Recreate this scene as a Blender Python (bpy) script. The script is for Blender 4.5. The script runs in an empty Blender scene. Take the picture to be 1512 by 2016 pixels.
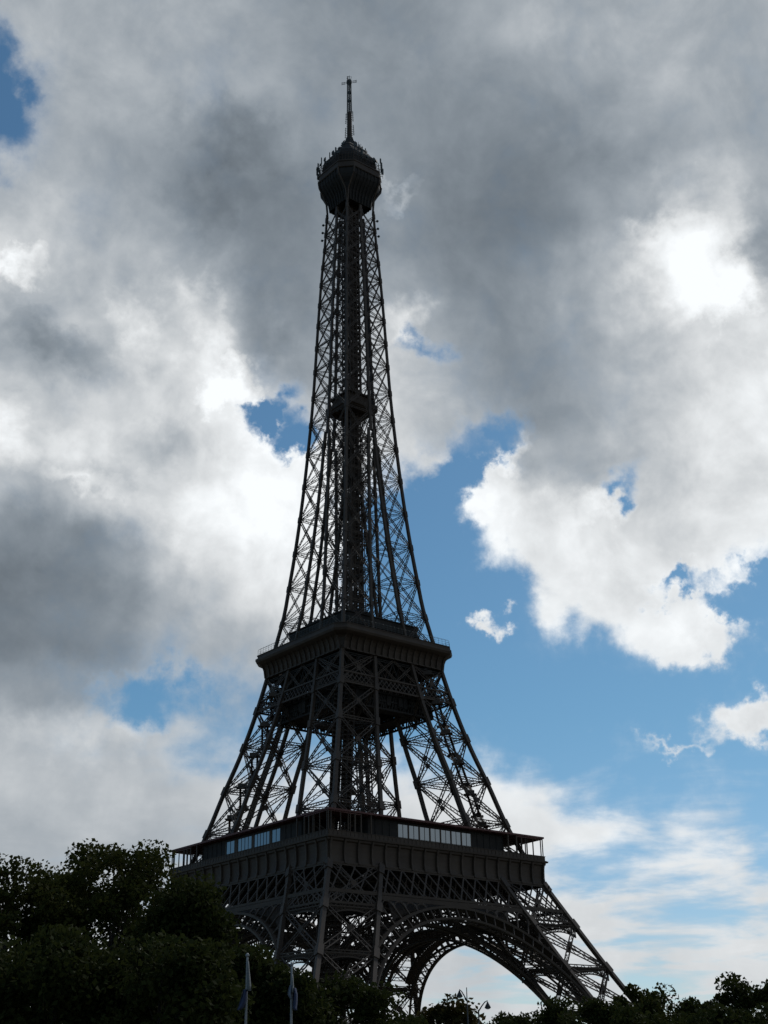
import bpy, math, random
import numpy as np
from mathutils import Matrix, Vector

random.seed(7)
SC = bpy.context.scene
COL = SC.collection
R_ = math.radians

# ------------------------------------------------------------------ camera
# The tower stands at the origin with its faces on the x and y axes; the photographer
# stands about 356 m off its axis, near ground level.
F_PX = 2599.64                      # focal length in pixels of the 1512 x 2016 frame
CAM_D, CAM_AZ, CAM_Z = 355.903, 37.9973, 2.8318
YAW, PITCH, ROLL = 1.4965, 23.8217, -1.0425
VIEW_AZ = CAM_AZ + YAW
CAM = Vector((-CAM_D * math.sin(R_(CAM_AZ)), -CAM_D * math.cos(R_(CAM_AZ)), CAM_Z))
_t, _p, _r = R_(VIEW_AZ), R_(PITCH), R_(ROLL)
FWD = Vector((math.sin(_t) * math.cos(_p), math.cos(_t) * math.cos(_p), math.sin(_p)))
_R0 = Vector((math.cos(_t), -math.sin(_t), 0)); _U0 = _R0.cross(FWD)
RGT = _R0 * math.cos(_r) + _U0 * math.sin(_r)
UPV = -_R0 * math.sin(_r) + _U0 * math.cos(_r)
cam_data = bpy.data.cameras.new('camera')
cam_data.sensor_fit = 'VERTICAL'; cam_data.sensor_height = 36.0; cam_data.sensor_width = 27.0
cam_data.lens = F_PX / 2016 * 36.0
cam_data.clip_start = 0.5; cam_data.clip_end = 20000
cam = bpy.data.objects.new('camera', cam_data); COL.objects.link(cam)
cam.matrix_world = Matrix(((RGT.x, UPV.x, -FWD.x, CAM.x), (RGT.y, UPV.y, -FWD.y, CAM.y),
                           (RGT.z, UPV.z, -FWD.z, CAM.z), (0, 0, 0, 1)))
SC.camera = cam
SC.view_settings.view_transform = 'Standard'; SC.view_settings.look = 'None'
SC.view_settings.exposure = 0.0; SC.view_settings.gamma = 1.0

def at(px, py, dist):
    """point seen in that direction, `dist` metres away along the ground"""
    d = FWD + RGT * ((px - 756) / F_PX) - UPV * ((py - 1008) / F_PX)
    return CAM + d * (dist / math.hypot(d.x, d.y))

# ------------------------------------------------------------------ sun (behind the tower, veiled by cloud)
SUN_EL, SUN_AZ = 46.0, VIEW_AZ + 34.0          # azimuth from +y towards +x
sun = bpy.data.lights.new('sun', 'SUN'); sun.energy = 1.2; sun.angle = R_(10); sun.color = (1, 0.95, 0.88)
sun_o = bpy.data.objects.new('sun', sun); COL.objects.link(sun_o)
sdir = Vector((math.sin(R_(SUN_AZ)) * math.cos(R_(SUN_EL)), math.cos(R_(SUN_AZ)) * math.cos(R_(SUN_EL)), math.sin(R_(SUN_EL))))
sun_o.rotation_euler = (-sdir).to_track_quat('-Z', 'Y').to_euler()
sun_o.location = (0, 0, 400)

# ------------------------------------------------------------------ sky: blue Nishita sky with a broken cloud deck
SKY_TABLE = """
1958 1958 1958 1958 1958 1958 1958 1958 1958 1958 1958 1958 1948 1908 1908 1946 1956 1956 1956 1956 1956 1956 1956 1956 1956
1928 1928 1938 1938 1938 1938 1938 1938 1928 1928 1928 1928 1918 1878 1858 1916 1946 1955 1955 1955 1954 1954 1954 1954 1954
1879 1879 1879 1879 1879 1879 1879 1879 1899 1918 1948 1958 1968 1978 1988 1997 2017 2026 2026 2016 1996 1996 2006 2006 2006
1809 1809 1819 1819 1819 1829 1839 1839 1889 1949 2009 2039 2039 2079 2119 2129 2108 2098 2067 2046 2003 2003 2003 2003 2013
1739 1749 1749 1749 1759 1779 1809 1819 1869 1959 2029 2068 2069 2099 2139 2148 2136 2104 2074 2063 2051 2061 2061 2071 2081
1869 1859 1849 1839 1829 1839 1869 1879 1908 1967 2026 2066 2066 2076 2115 2134 2142 2131 2131 2131 2140 2140 2150 2151 2151
1789 1799 1809 1819 1829 1838 1848 1866 1844 1853 1913 2012 2092 2092 2121 2140 2150 2150 2150 2152 2154 2155 2156 2155 2155
1409 1449 1489 1519 1539 1558 1597 1724 1714 1694 1783 1972 2150 2150 2150 2150 2160 2181 2181 2152 2152 2151 2150 2150 2150
1219 1229 1249 1259 1259 1289 1399 1647 1789 1849 1907 2014 2150 2150 2150 2161 2193 2245 2236 2245 2192 2150 2150 2160 2171
1219 1219 1209 1209 1199 1229 1349 1589 1869 2069 2147 2154 2150 2150 2171 2193 2207 2249 2179 2248 2265 2252 2263 2283 2274
1589 1529 1469 1429 1369 1409 1579 1829 2129 2279 2308 2255 2150 2150 2232 2255 2189 2179 2099 2119 2168 2227 2218 2209 2219
2139 2059 1989 1919 1819 1869 1999 2139 2289 2339 2338 2276 2151 2150 2254 2288 2119 2059 2009 1999 2069 2239 2249 2259 2269
2109 2149 2189 2219 2129 2059 1989 1989 2129 2319 2338 2258 2156 2054 2104 2096 1759 1699 1809 1959 2109 2299 2329 2349 2349
1789 1839 1889 1919 1909 2049 2079 2099 2279 2127 1928 1819 1949 1838 1718 1577 1419 1589 1799 1989 2129 2249 2259 2239 2209
1779 1749 1719 1669 1529 1739 1949 2069 2109 1758 1559 1599 1989 1789 1559 1389 1409 1599 1789 1939 2099 2209 2239 2249 2259
1979 1939 1909 1849 1779 1909 1959 1949 1859 1489 1409 1559 1959 1659 1419 1339 1449 1649 1839 1979 2229 2149 1899 1779 1649
1889 1939 1989 1969 1869 1819 1859 1789 1589 1369 1339 1429 1619 1439 1319 1299 1399 1569 1789 1979 2229 2049 1699 1739 1769
1728 1738 1749 1779 1799 1769 1679 1529 1349 1289 1309 1359 1449 1369 1309 1289 1319 1399 1519 1699 1919 1939 1739 1719 1699
1694 1695 1706 1698 1689 1669 1569 1409 1259 1259 1349 1449 1499 1409 1319 1299 1309 1329 1379 1469 1609 1699 1689 1689 1689
1682 1682 1682 1697 1709 1709 1659 1569 1479 1459 1489 1519 1479 1409 1359 1369 1399 1459 1549 1669 1729 1719 1709 1719 1729
1666 1674 1684 1698 1719 1729 1709 1689 1659 1639 1579 1519 1459 1439 1449 1479 1539 1609 1679 1709 1709 1719 1729 1749 1759
1658 1658 1668 1689 1699 1709 1689 1659 1629 1579 1519 1459 1429 1449 1499 1559 1619 1659 1679 1699 1709 1719 1739 1759 1759
1658 1658 1668 1689 1699 1699 1679 1649 1599 1549 1479 1419 1399 1439 1499 1579 1629 1659 1679 1699 1709 1719 1739 1759 1759
"""
SKY_SPOTS = [
    (-20.48, 41.13, 2.81, 2.20, 0, -0.70, 0.00),
    (-20.08, 39.09, 2.41, 2.42, 0, -0.66, 0.00),
    (-5.27, 27.77, 2.29, 1.19, -35, -0.88, 0.05),
    (-3.93, 26.78, 1.98, 1.01, -35, -0.82, 0.05),
    (1.65, 30.85, 1.54, 1.01, 0, -0.75, 0.00),
    (11.49, 24.36, 1.79, 1.06, -20, -0.72, 0.00),
    (5.49, 27.43, 2.78, 1.45, 0, -0.85, 0.00),
    (3.69, 25.98, 1.96, 1.45, 0, -0.45, 0.00),
    (2.23, 26.15, 1.62, 0.93, 0, 0.45, 0.00),
    (-10.18, 15.94, 2.87, 1.72, 0, -0.75, 0.06),
    (4.75, 18.84, 1.35, 0.88, -10, 0.85, 0.00),
    (15.67, 14.18, 2.27, 1.32, 0, 0.85, 0.00),
    (12.77, 13.51, 1.81, 0.40, 0, 0.40, 0.00),
    (13.40, 19.95, 2.11, 0.75, -15, -0.60, 0.00),
    (15.93, 18.95, 2.21, 1.21, 0, -0.50, 0.00),
    (14.46, 17.71, 2.31, 1.54, 0, 0.60, 0.05),
    (4.96, 24.72, 1.46, 1.98, 0, 0.40, 0.08),
    (16.17, 34.09, 3.46, 2.64, 0, 0.00, 0.10),
    (14.42, 34.96, 2.15, 0.99, 0, 0.00, 0.10),
    (17.65, 31.86, 2.59, 1.21, -30, 0.00, 0.14),
    (19.03, 33.52, 1.59, 1.76, 0, 0.00, -0.14),
    (-18.13, 33.48, 1.85, 0.75, -15, 0.00, 0.16),
    (-16.49, 30.96, 3.34, 1.32, 15, 0.00, -0.12),
    (-12.15, 31.49, 1.42, 2.20, 0, 0.00, 0.12),
    (-7.54, 29.01, 2.02, 1.59, 0, 0.10, 0.24),
    (-17.36, 26.29, 1.48, 1.98, 0, 0.00, 0.10),
    (-10.11, 26.67, 3.21, 1.43, -10, 0.00, -0.08),
    (-14.20, 24.66, 2.91, 0.75, 0, 0.00, 0.12),
    (-8.02, 39.71, 4.01, 1.65, 10, 0.00, -0.10),
    (-9.21, 36.97, 2.48, 0.99, 0, 0.00, -0.06),
    (1.05, 31.86, 1.30, 1.32, 0, 0.00, 0.14),
    (0.97, 37.76, 1.53, 0.44, 0, 0.00, 0.12),
    (6.29, 26.58, 1.36, 0.99, 0, 0.00, 0.16),
    (10.14, 23.82, 2.29, 0.99, 0, 0.00, 0.10),
    (-5.85, 30.76, 1.80, 1.32, 0, 0.00, -0.08),
    (-11.95, 22.43, 3.82, 1.54, -20, 0.00, -0.05),
    (-6.15, 23.98, 3.14, 1.98, 0, 0.00, 0.06),
    (-12.93, 14.68, 5.01, 1.32, -10, 0.00, 0.06),
    (9.23, 8.84, 5.80, 1.76, 0, 0.00, 0.05),
    (-9.52, 33.48, 1.72, 1.10, 30, 0.00, 0.10),
    (-8.88, 31.06, 1.29, 1.65, 0, 0.00, 0.10),
    (-6.92, 32.44, 1.57, 2.42, 0, 0.00, -0.07),
    (-13.43, 26.44, 2.95, 1.32, 0, 0.00, 0.05),
    (10.25, 43.27, 6.05, 1.32, 0, 0.00, 0.03),
    (15.54, 32.39, 3.39, 2.20, 0, 0.00, 0.11),
]


def build_sky():
    w = bpy.data.worlds.new('World'); SC.world = w; w.use_nodes = True
    nt = w.node_tree; nt.nodes.clear()
    N = lambda t: nt.nodes.new(t)
    L = nt.links.new
    def val(x, sock):
        if isinstance(x, (int, float)): sock.default_value = x
        else: L(x, sock)
    def m(op, a, b=None, c=None, clamp=False):
        n = N('ShaderNodeMath'); n.operation = op; n.use_clamp = clamp
        val(a, n.inputs[0])
        if b is not None: val(b, n.inputs[1])
        if c is not None: val(c, n.inputs[2])
        return n.outputs[0]
    def smooth(x, a, b):
        n = N('ShaderNodeMapRange'); n.interpolation_type = 'SMOOTHSTEP'
        val(x, n.inputs[0]); n.inputs[1].default_value = a; n.inputs[2].default_value = b
        return n.outputs[0]
    def noise(vec, scale, detail=6, rough=0.55, dist=0.0, kind='FBM'):
        n = N('ShaderNodeTexNoise'); n.noise_dimensions = '3D'; n.noise_type = kind; n.normalize = True
        L(vec, n.inputs['Vector']); n.inputs['Scale'].default_value = scale; n.inputs['Detail'].default_value = detail
        n.inputs['Roughness'].default_value = rough; n.inputs['Distortion'].default_value = dist
        return n
    def vm(op, a, b=None):
        n = N('ShaderNodeVectorMath'); n.operation = op
        L(a, n.inputs[0])
        if b is not None:
            if isinstance(b, (tuple, list)): n.inputs[1].default_value = b
            else: L(b, n.inputs[1])
        return n
    tc = N('ShaderNodeTexCoord'); D = tc.outputs['Generated']
    sep = N('ShaderNodeSeparateXYZ'); L(D, sep.inputs[0])
    az = m('ARCTAN2', sep.outputs[0], sep.outputs[1])
    az = m('SUBTRACT', m('MULTIPLY', az, 57.29578), VIEW_AZ)          # degrees from the tower's bearing
    el = m('MULTIPLY', m('ARCSINE', sep.outputs[2]), 57.29578)
    # --- billows: push the cloud map about, coarse and fine
    low = m('SUBTRACT', 1.0, smooth(el, 6, 22))                       # flat streaky cloud low down
    wa = noise(D, 9, 3, 0.5); wb = noise(D, 34, 6, 0.6)
    ca = vm('SUBTRACT', wa.outputs['Color'], (0.5, 0.5, 0.5)); cb = vm('SUBTRACT', wb.outputs['Color'], (0.5, 0.5, 0.5))
    sa = N('ShaderNodeSeparateXYZ'); L(ca.outputs[0], sa.inputs[0]); sb = N('ShaderNodeSeparateXYZ'); L(cb.outputs[0], sb.inputs[0])
    az2 = m('ADD', az, m('MULTIPLY_ADD', sa.outputs[0], WARP[0], m('MULTIPLY', sb.outputs[0], WARP[1])))
    el2 = m('ADD', el, m('MULTIPLY_ADD', sa.outputs[1], WARP[0], m('MULTIPLY', sb.outputs[1], WARP[1])))
    # --- the cloud map: cover and lightness at every 2 degrees of bearing and height
    rows = [[(int(v[:3]), int(v[3:])) for v in line.split()] for line in SKY_TABLE.strip().split('\n')]
    azn = m('DIVIDE', m('ADD', az2, 24.0), 48.0, clamp=True)
    cur = None
    for i, row in enumerate(rows):
        rp = N('ShaderNodeValToRGB'); rp.color_ramp.interpolation = 'EASE'
        e = rp.color_ramp.elements
        while len(e) < len(row): e.new(0.5)
        for k, (l, c) in enumerate(row):
            e[k].position = k / (len(row) - 1); e[k].color = (l / 255.0, c / 9.0, 0, 1)
        L(azn, rp.inputs[0])
        if cur is None: cur = rp.outputs[0]; continue
        e0 = 2.0 * i
        f = smooth(el2, e0, e0 + 2.0)
        mx = N('ShaderNodeMix'); mx.data_type = 'RGBA'
        L(f, mx.inputs[0]); L(cur, mx.inputs[6]); L(rp.outputs[0], mx.inputs[7]); cur = mx.outputs[2]
    sm = N('ShaderNodeSeparateColor'); L(cur, sm.inputs[0])
    light, cover = sm.outputs[0], sm.outputs[1]
    # --- single gaps and puffs
    cmb = N('ShaderNodeCombineXYZ'); L(az2, cmb.inputs[0]); L(el2, cmb.inputs[1])
    wc = noise(D, 70, 4, 0.5)
    cc = vm('SUBTRACT', wc.outputs['Color'], (0.5, 0.5, 0.5)); s4 = vm('SCALE', cc.outputs[0]); s4.inputs['Scale'].default_value = SPOT_WARP[1]
    s3 = vm('SCALE', cb.outputs[0]); s3.inputs['Scale'].default_value = SPOT_WARP[0]
    spot_v = vm('ADD', cmb.outputs[0], s3.outputs[0]); spot_v = vm('ADD', spot_v.outputs[0], s4.outputs[0])
    flat = vm('MULTIPLY', spot_v.outputs[0], (1, 1, 0))
    for a, e_, ra, re, rot, dc, dl in SKY_SPOTS:
        mp = N('ShaderNodeMapping'); mp.vector_type = 'TEXTURE'
        mp.inputs['Location'].default_value = (a, e_, 0); mp.inputs['Rotation'].default_value = (0, 0, R_(-rot))
        mp.inputs['Scale'].default_value = (ra, re, 1); L(flat.outputs[0], mp.inputs[0])
        g = N('ShaderNodeTexGradient'); g.gradient_type = 'SPHERICAL'; L(mp.outputs[0], g.inputs[0])
        if dc: cover = m('MULTIPLY_ADD', g.outputs['Fac'], dc, cover)
        if dl: light = m('MULTIPLY_ADD', g.outputs['Fac'], dl, light)
    # --- elsewhere in the sky: unseen broken cloud, set darker to dim the tower
    facing = vm('DOT_PRODUCT', D, tuple(FWD)).outputs['Value']
    here = smooth(facing, 0.72, 0.86)
    far = noise(D, 3.2, 5, 0.55)
    farc = m('MULTIPLY_ADD', far.outputs['Fac'], 4.0, -1.5)
    clear = smooth(vm('DOT_PRODUCT', D, (-0.62, 0.76, 0.17)).outputs['Value'], 0.80, 0.95)      # unseen clear stretch, added for blue reflections in the left windows
    farc = m('MULTIPLY_ADD', clear, -1.6, farc)
    def mixf(f, a, b):
        n = N('ShaderNodeMix'); n.data_type = 'FLOAT'; val(f, n.inputs[0]); val(a, n.inputs[2]); val(b, n.inputs[3]); return n.outputs[0]
    farl = m('MULTIPLY_ADD', wa.outputs['Fac'], 0.7, FAR_L)
    added_cloud = smooth(vm('DOT_PRODUCT', D, (0.62, -0.76, 0.17)).outputs['Value'], 0.80, 0.97)      # unseen bright cloud, added to brighten the right windows' reflections
    farl = m('MULTIPLY_ADD', added_cloud, 0.22, farl); farc = m('ADD', farc, added_cloud)
    cover = mixf(here, farc, cover); light = mixf(here, farl, light)
    # --- texture of the cloud: cumulus heads high up, streaks near the horizon
    pl = vm('DIVIDE', D, None); cz = N('ShaderNodeCombineXYZ')
    hz = m('ADD', m('MAXIMUM', sep.outputs[2], 0.0), 0.10)
    for k in range(3): L(hz, cz.inputs[k])
    L(cz.outputs[0], pl.inputs[1])
    streak = noise(pl.outputs[0], 2.0, 8, 0.54, 0.3)
    cum = noise(D, 17, 10, 0.58, 0.25)
    fine = noise(D, 60, 7, 0.62)
    tex = mixf(low, m('MULTIPLY_ADD', fine.outputs['Fac'], 0.3, m('MULTIPLY', cum.outputs['Fac'], 0.7)), streak.outputs['Fac'])
    dev = m('SUBTRACT', tex, 0.5)
    amp = mixf(low, COVER_AMP[0], COVER_AMP[1])
    cov2 = m('MULTIPLY_ADD', dev, amp, cover)
    wid = mixf(smooth(light, 0.70, 0.88), SHARP[0], SHARP[1])           # ragged grey cloud is soft-edged, sunlit heads are crisp
    mr = N('ShaderNodeMapRange'); mr.interpolation_type = 'SMOOTHSTEP'; L(cov2, mr.inputs[0])
    L(m('SUBTRACT', 0.54, wid), mr.inputs[1]); L(m('ADD', 0.54, wid), mr.inputs[2]); sharp_a = mr.outputs[0]; soft_a = smooth(cov2, 0.15, 0.85)
    alpha = mixf(low, sharp_a, soft_a)
    # thin cloud is brighter than thick cloud: light the rims a little
    rim = m('SUBTRACT', 1.0, smooth(cov2, 0.55, 1.0))
    light = m('MULTIPLY_ADD', rim, RIM, light)
    soft = noise(D, 7.5, 6, 0.55, 0.4)
    lite = m('MULTIPLY_ADD', m('SUBTRACT', soft.outputs['Fac'], 0.5), LIGHT_AMP[0], light)
    lite = m('MULTIPLY_ADD', dev, mixf(low, LIGHT_AMP[1], 0.32), lite)
    # relief: cloud thicker on the far side of the sun is shaded, its sunward side lit
    off = vm('ADD', D, tuple(Vector((math.sin(R_(SUN_AZ)), math.cos(R_(SUN_AZ)), 1.1)).normalized() * 0.013))
    cum2 = noise(off.outputs[0], 17, 6, 0.55, 0.25)
    cum1 = noise(D, 17, 6, 0.55, 0.25)
    relief = m('MULTIPLY', m('SUBTRACT', cum1.outputs['Fac'], cum2.outputs['Fac']), m('SUBTRACT', 1.0, m('MULTIPLY', low, 0.7)))
    lite = m('MULTIPLY_ADD', m('MULTIPLY', relief, mixf(smooth(light, 0.5, 0.85), 0.45, 1.0)), RELIEF, lite)
    lite = m('MULTIPLY_ADD', smooth(lite, 0.66, 0.9), 0.035, lite)
    lite = m('MINIMUM', m('MAXIMUM', lite, 0.25), 1.0)
    lin = m('POWER', lite, 2.25)                                       # to scene-linear radiance
    tint = N('ShaderNodeMix'); tint.data_type = 'RGBA'
    L(smooth(lite, 0.45, 0.9), tint.inputs[0])
    tint.inputs[6].default_value = (0.90, 1.0, 1.10, 1); tint.inputs[7].default_value = (1.03, 1.0, 0.97, 1)
    cool = N('ShaderNodeMix'); cool.data_type = 'RGBA'; cool.blend_type = 'MULTIPLY'
    cool.inputs[0].default_value = 0.75; L(tint.outputs[2], cool.inputs[6]); cool.inputs[7].default_value = (0.92, 1.0, 1.07, 1)
    sc_ = N('ShaderNodeVectorMath'); sc_.operation = 'SCALE'; L(cool.outputs[2], sc_.inputs[0]); L(lin, sc_.inputs['Scale'])
    # --- clear sky
    sky = N('ShaderNodeTexSky'); sky.sky_type = 'NISHITA'; sky.sun_disc = False
    sky.sun_elevation = R_(SUN_EL); sky.sun_rotation = R_(SUN_AZ)
    sky.altitude = 50; sky.air_density = 1.0; sky.dust_density = SKY_DUST; sky.ozone_density = 2.0
    deep = N('ShaderNodeMix'); deep.data_type = 'RGBA'; deep.blend_type = 'MULTIPLY'; deep.inputs[0].default_value = 1.0
    L(sky.outputs[0], deep.inputs[6]); dt = N('ShaderNodeMix'); dt.data_type = 'RGBA'; L(smooth(el, 2, 16), dt.inputs[0]); dt.inputs[6].default_value = (0.84, 0.95, 1.08, 1); dt.inputs[7].default_value = (*SKY_TINT, 1); L(dt.outputs[2], deep.inputs[7])
    b1 = N('ShaderNodeBackground'); L(deep.outputs[2], b1.inputs[0]); b1.inputs[1].default_value = SKY_STRENGTH
    b2 = N('ShaderNodeBackground'); L(sc_.outputs[0], b2.inputs[0]); b2.inputs[1].default_value = 1.0
    ms = N('ShaderNodeMixShader'); L(alpha, ms.inputs[0]); L(b1.outputs[0], ms.inputs[1]); L(b2.outputs[0], ms.inputs[2])
    out = N('ShaderNodeOutputWorld'); L(ms.outputs[0], out.inputs[0])
    w.cycles.sampling_method = 'MANUAL'; w.cycles.sample_map_resolution = 512

WARP = (3.0, 1.7); SPOT_WARP = (2.2, 1.4); COVER_AMP = (1.2, 3.2); SHARP = (0.50, 0.20); RIM = 0.04; LIGHT_AMP = (0.17, 0.14); RELIEF = 0.27
SKY_STRENGTH = 0.075; SKY_DUST = 0.3; SKY_TINT = (0.64, 0.94, 1.0); FAR_L = 0.10
build_sky()

# ------------------------------------------------------------------ mesh helpers
class MB:
    """collects boxes, bars and plates; build() links them as one mesh object"""
    def __init__(s): s.v = []; s.f = []
    def hexa(s, P):                                     # 8 corners: lower ring 0-3, upper ring 4-7
        b = len(s.v); s.v.extend(P)
        s.f.extend(((b, b+3, b+2, b+1), (b+4, b+5, b+6, b+7), (b, b+1, b+5, b+4), (b+1, b+2, b+6, b+5), (b+2, b+3, b+7, b+6), (b+3, b, b+4, b+7)))
    def box(s, x0, x1, y0, y1, z0, z1):
        s.hexa([(x0, y0, z0), (x1, y0, z0), (x1, y1, z0), (x0, y1, z0), (x0, y0, z1), (x1, y0, z1), (x1, y1, z1), (x0, y1, z1)])
    def bar(s, p, q, w, h=None, side=None, w2=None):
        """square or flat bar from p to q; `side` is the direction of its width w, h the other way"""
        h = w if h is None else h
        dx, dy, dz = q[0]-p[0], q[1]-p[1], q[2]-p[2]
        l = math.sqrt(dx*dx + dy*dy + dz*dz)
        if l < 1e-6: return
        dx /= l; dy /= l; dz /= l
        if side is None: side = (0, 0, 1) if abs(dz) < 0.9 else (1, 0, 0)
        k = side[0]*dx + side[1]*dy + side[2]*dz
        ax, ay, az = side[0]-k*dx, side[1]-k*dy, side[2]-k*dz
        n = math.sqrt(ax*ax + ay*ay + az*az)
        if n < 1e-6: return s.bar(p, q, w, h, (dy+.3, dz, dx+.1), w2)
        ax /= n; ay /= n; az /= n
        bx, by, bz = dy*az - dz*ay, dz*ax - dx*az, dx*ay - dy*ax
        P = []
        for o, f in ((p, 1), (q, w2 or 1)):
            for i, j in ((-.5, -.5), (.5, -.5), (.5, .5), (-.5, .5)):
                i *= w*f; j *= h*f
                P.append((o[0]+ax*i+bx*j, o[1]+ay*i+by*j, o[2]+az*i+bz*j))
        s.hexa(P)
    def poly(s, pts, w, h=None, side=None):
        for a, b in zip(pts, pts[1:]): s.bar(a, b, w, h, side)
    def quad(s, a, b, c, d):
        n = len(s.v); s.v.extend((a, b, c, d)); s.f.append((n, n+1, n+2, n+3))
    def tube(s, pts, r, n=8):
        rs = r if isinstance(r, (list, tuple)) else [r]*len(pts)
        base = len(s.v)
        for i, p in enumerate(pts):
            a = Vector(pts[max(i-1, 0)]); b = Vector(pts[min(i+1, len(pts)-1)]); d = (b-a).normalized()
            u = d.orthogonal().normalized() if i == 0 else (u - d*u.dot(d)).normalized()
            v = d.cross(u)
            for k in range(n):
                t = 2*math.pi*k/n; s.v.append(tuple(Vector(p) + (u*math.cos(t) + v*math.sin(t))*rs[i]))
        for i in range(len(pts)-1):
            for k in range(n):
                a = base+i*n+k; b = base+i*n+(k+1) % n; s.f.append((a, b, b+n, a+n))
        s.f.append(tuple(base+k for k in range(n))[::-1]); s.f.append(tuple(base+(len(pts)-1)*n+k for k in range(n)))
    def ring(s, prof, chamfer=0.0):
        """square ring swept from a profile of (half width, z); corners cut by `chamfer`"""
        def pts(h, z, c=chamfer):
            if c <= 0: return [(-h, -h, z), (h, -h, z), (h, h, z), (-h, h, z)]
            return [(-h+c, -h, z), (h-c, -h, z), (h, -h+c, z), (h, h-c, z), (h-c, h, z), (-h+c, h, z), (-h, h-c, z), (-h, -h+c, z)]
        base = len(s.v); m = None
        for row in prof:
            q = pts(*row); m = len(q); s.v.extend(q)
        for i in range(len(prof)-1):
            for k in range(m):
                a = base+i*m+k; b = base+i*m+(k+1) % m; s.f.append((a, b, b+m, a+m))
    def build(s, name, mat, parent=None, smooth=False):
        me = bpy.data.meshes.new(name)
        me.from_pydata(s.v, [], s.f); me.update()
        if smooth: me.polygons.foreach_set('use_smooth', [True]*len(me.polygons))
        me.materials.append(mat)
        o = bpy.data.objects.new(name, me); COL.objects.link(o)
        if parent is not None:
            o.parent = parent; o.matrix_parent_inverse = parent_inv(parent)
        return o

def parent_inv(p):
    m = Matrix.Identity(4)
    while p is not None: m = m @ Matrix.Translation(-p.location); p = p.parent
    return m

def tag(o, label=None, cat=None, group=None, kind=None):
    if label: o['label'] = label
    if cat: o['category'] = cat
    if group: o['group'] = group
    if kind: o['kind'] = kind
    return o

def empty(name, loc=(0, 0, 0)):
    o = bpy.data.objects.new(name, None); COL.objects.link(o); o.location = loc; o.empty_display_size = 1.0
    return o

# ------------------------------------------------------------------ materials
def mat(name, c1, c2=None, scale=1.0, rough=0.6, metal=0.0, bump=0.0, spec=0.4, detail=5):
    m = bpy.data.materials.new(name); m.use_nodes = True; nt = m.node_tree; b = nt.nodes['Principled BSDF']
    b.inputs['Roughness'].default_value = rough; b.inputs['Metallic'].default_value = metal
    b.inputs['Specular IOR Level'].default_value = spec
    tc = nt.nodes.new('ShaderNodeTexCoord'); n = nt.nodes.new('ShaderNodeTexNoise')
    n.inputs['Scale'].default_value = scale; n.inputs['Detail'].default_value = detail
    nt.links.new(tc.outputs['Object'], n.inputs['Vector'])
    r = nt.nodes.new('ShaderNodeValToRGB'); r.color_ramp.elements[0].position = 0.3; r.color_ramp.elements[1].position = 0.7
    r.color_ramp.elements[0].color = (*c1, 1); r.color_ramp.elements[1].color = (*(c2 or c1), 1)
    nt.links.new(n.outputs['Fac'], r.inputs[0]); nt.links.new(r.outputs[0], b.inputs['Base Color'])
    if bump:
        bp = nt.nodes.new('ShaderNodeBump'); bp.inputs['Strength'].default_value = bump
        nt.links.new(n.outputs['Fac'], bp.inputs['Height']); nt.links.new(bp.outputs[0], b.inputs['Normal'])
    return m

M_IRON = mat('brown_iron_paint', (0.048, 0.031, 0.021), (0.073, 0.050, 0.034), 0.25, 0.62)
M_DECK = mat('dark_deck', (0.022, 0.019, 0.017), (0.034, 0.030, 0.027), 0.4, 0.8)
M_ROOF = mat('dark_red_canopy', (0.10, 0.035, 0.03), (0.14, 0.05, 0.042), 0.5, 0.6)
M_ANT = mat('grey_antenna_metal', (0.05, 0.06, 0.058), (0.09, 0.10, 0.098), 0.8, 0.65)
M_STONE = mat('pale_stone', (0.28, 0.26, 0.22), (0.38, 0.35, 0.30), 0.5, 0.85)
M_GLASS = bpy.data.materials.new('window_glass'); M_GLASS.use_nodes = True
_b = M_GLASS.node_tree.nodes['Principled BSDF']
_b.inputs['Base Color'].default_value = (0.24, 0.27, 0.29, 1); _b.inputs['Metallic'].default_value = 1.0; _b.inputs['Roughness'].default_value = 0.12
_n = M_GLASS.node_tree.nodes.new('ShaderNodeTexNoise'); _n.inputs['Scale'].default_value = 0.6
_bp = M_GLASS.node_tree.nodes.new('ShaderNodeBump'); _bp.inputs['Strength'].default_value = 0.3
_tc = M_GLASS.node_tree.nodes.new('ShaderNodeTexCoord')
M_GLASS.node_tree.links.new(_tc.outputs['Object'], _n.inputs['Vector']); M_GLASS.node_tree.links.new(_n.outputs['Fac'], _bp.inputs['Height'])
M_GLASS.node_tree.links.new(_bp.outputs[0], _b.inputs['Normal'])

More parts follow.
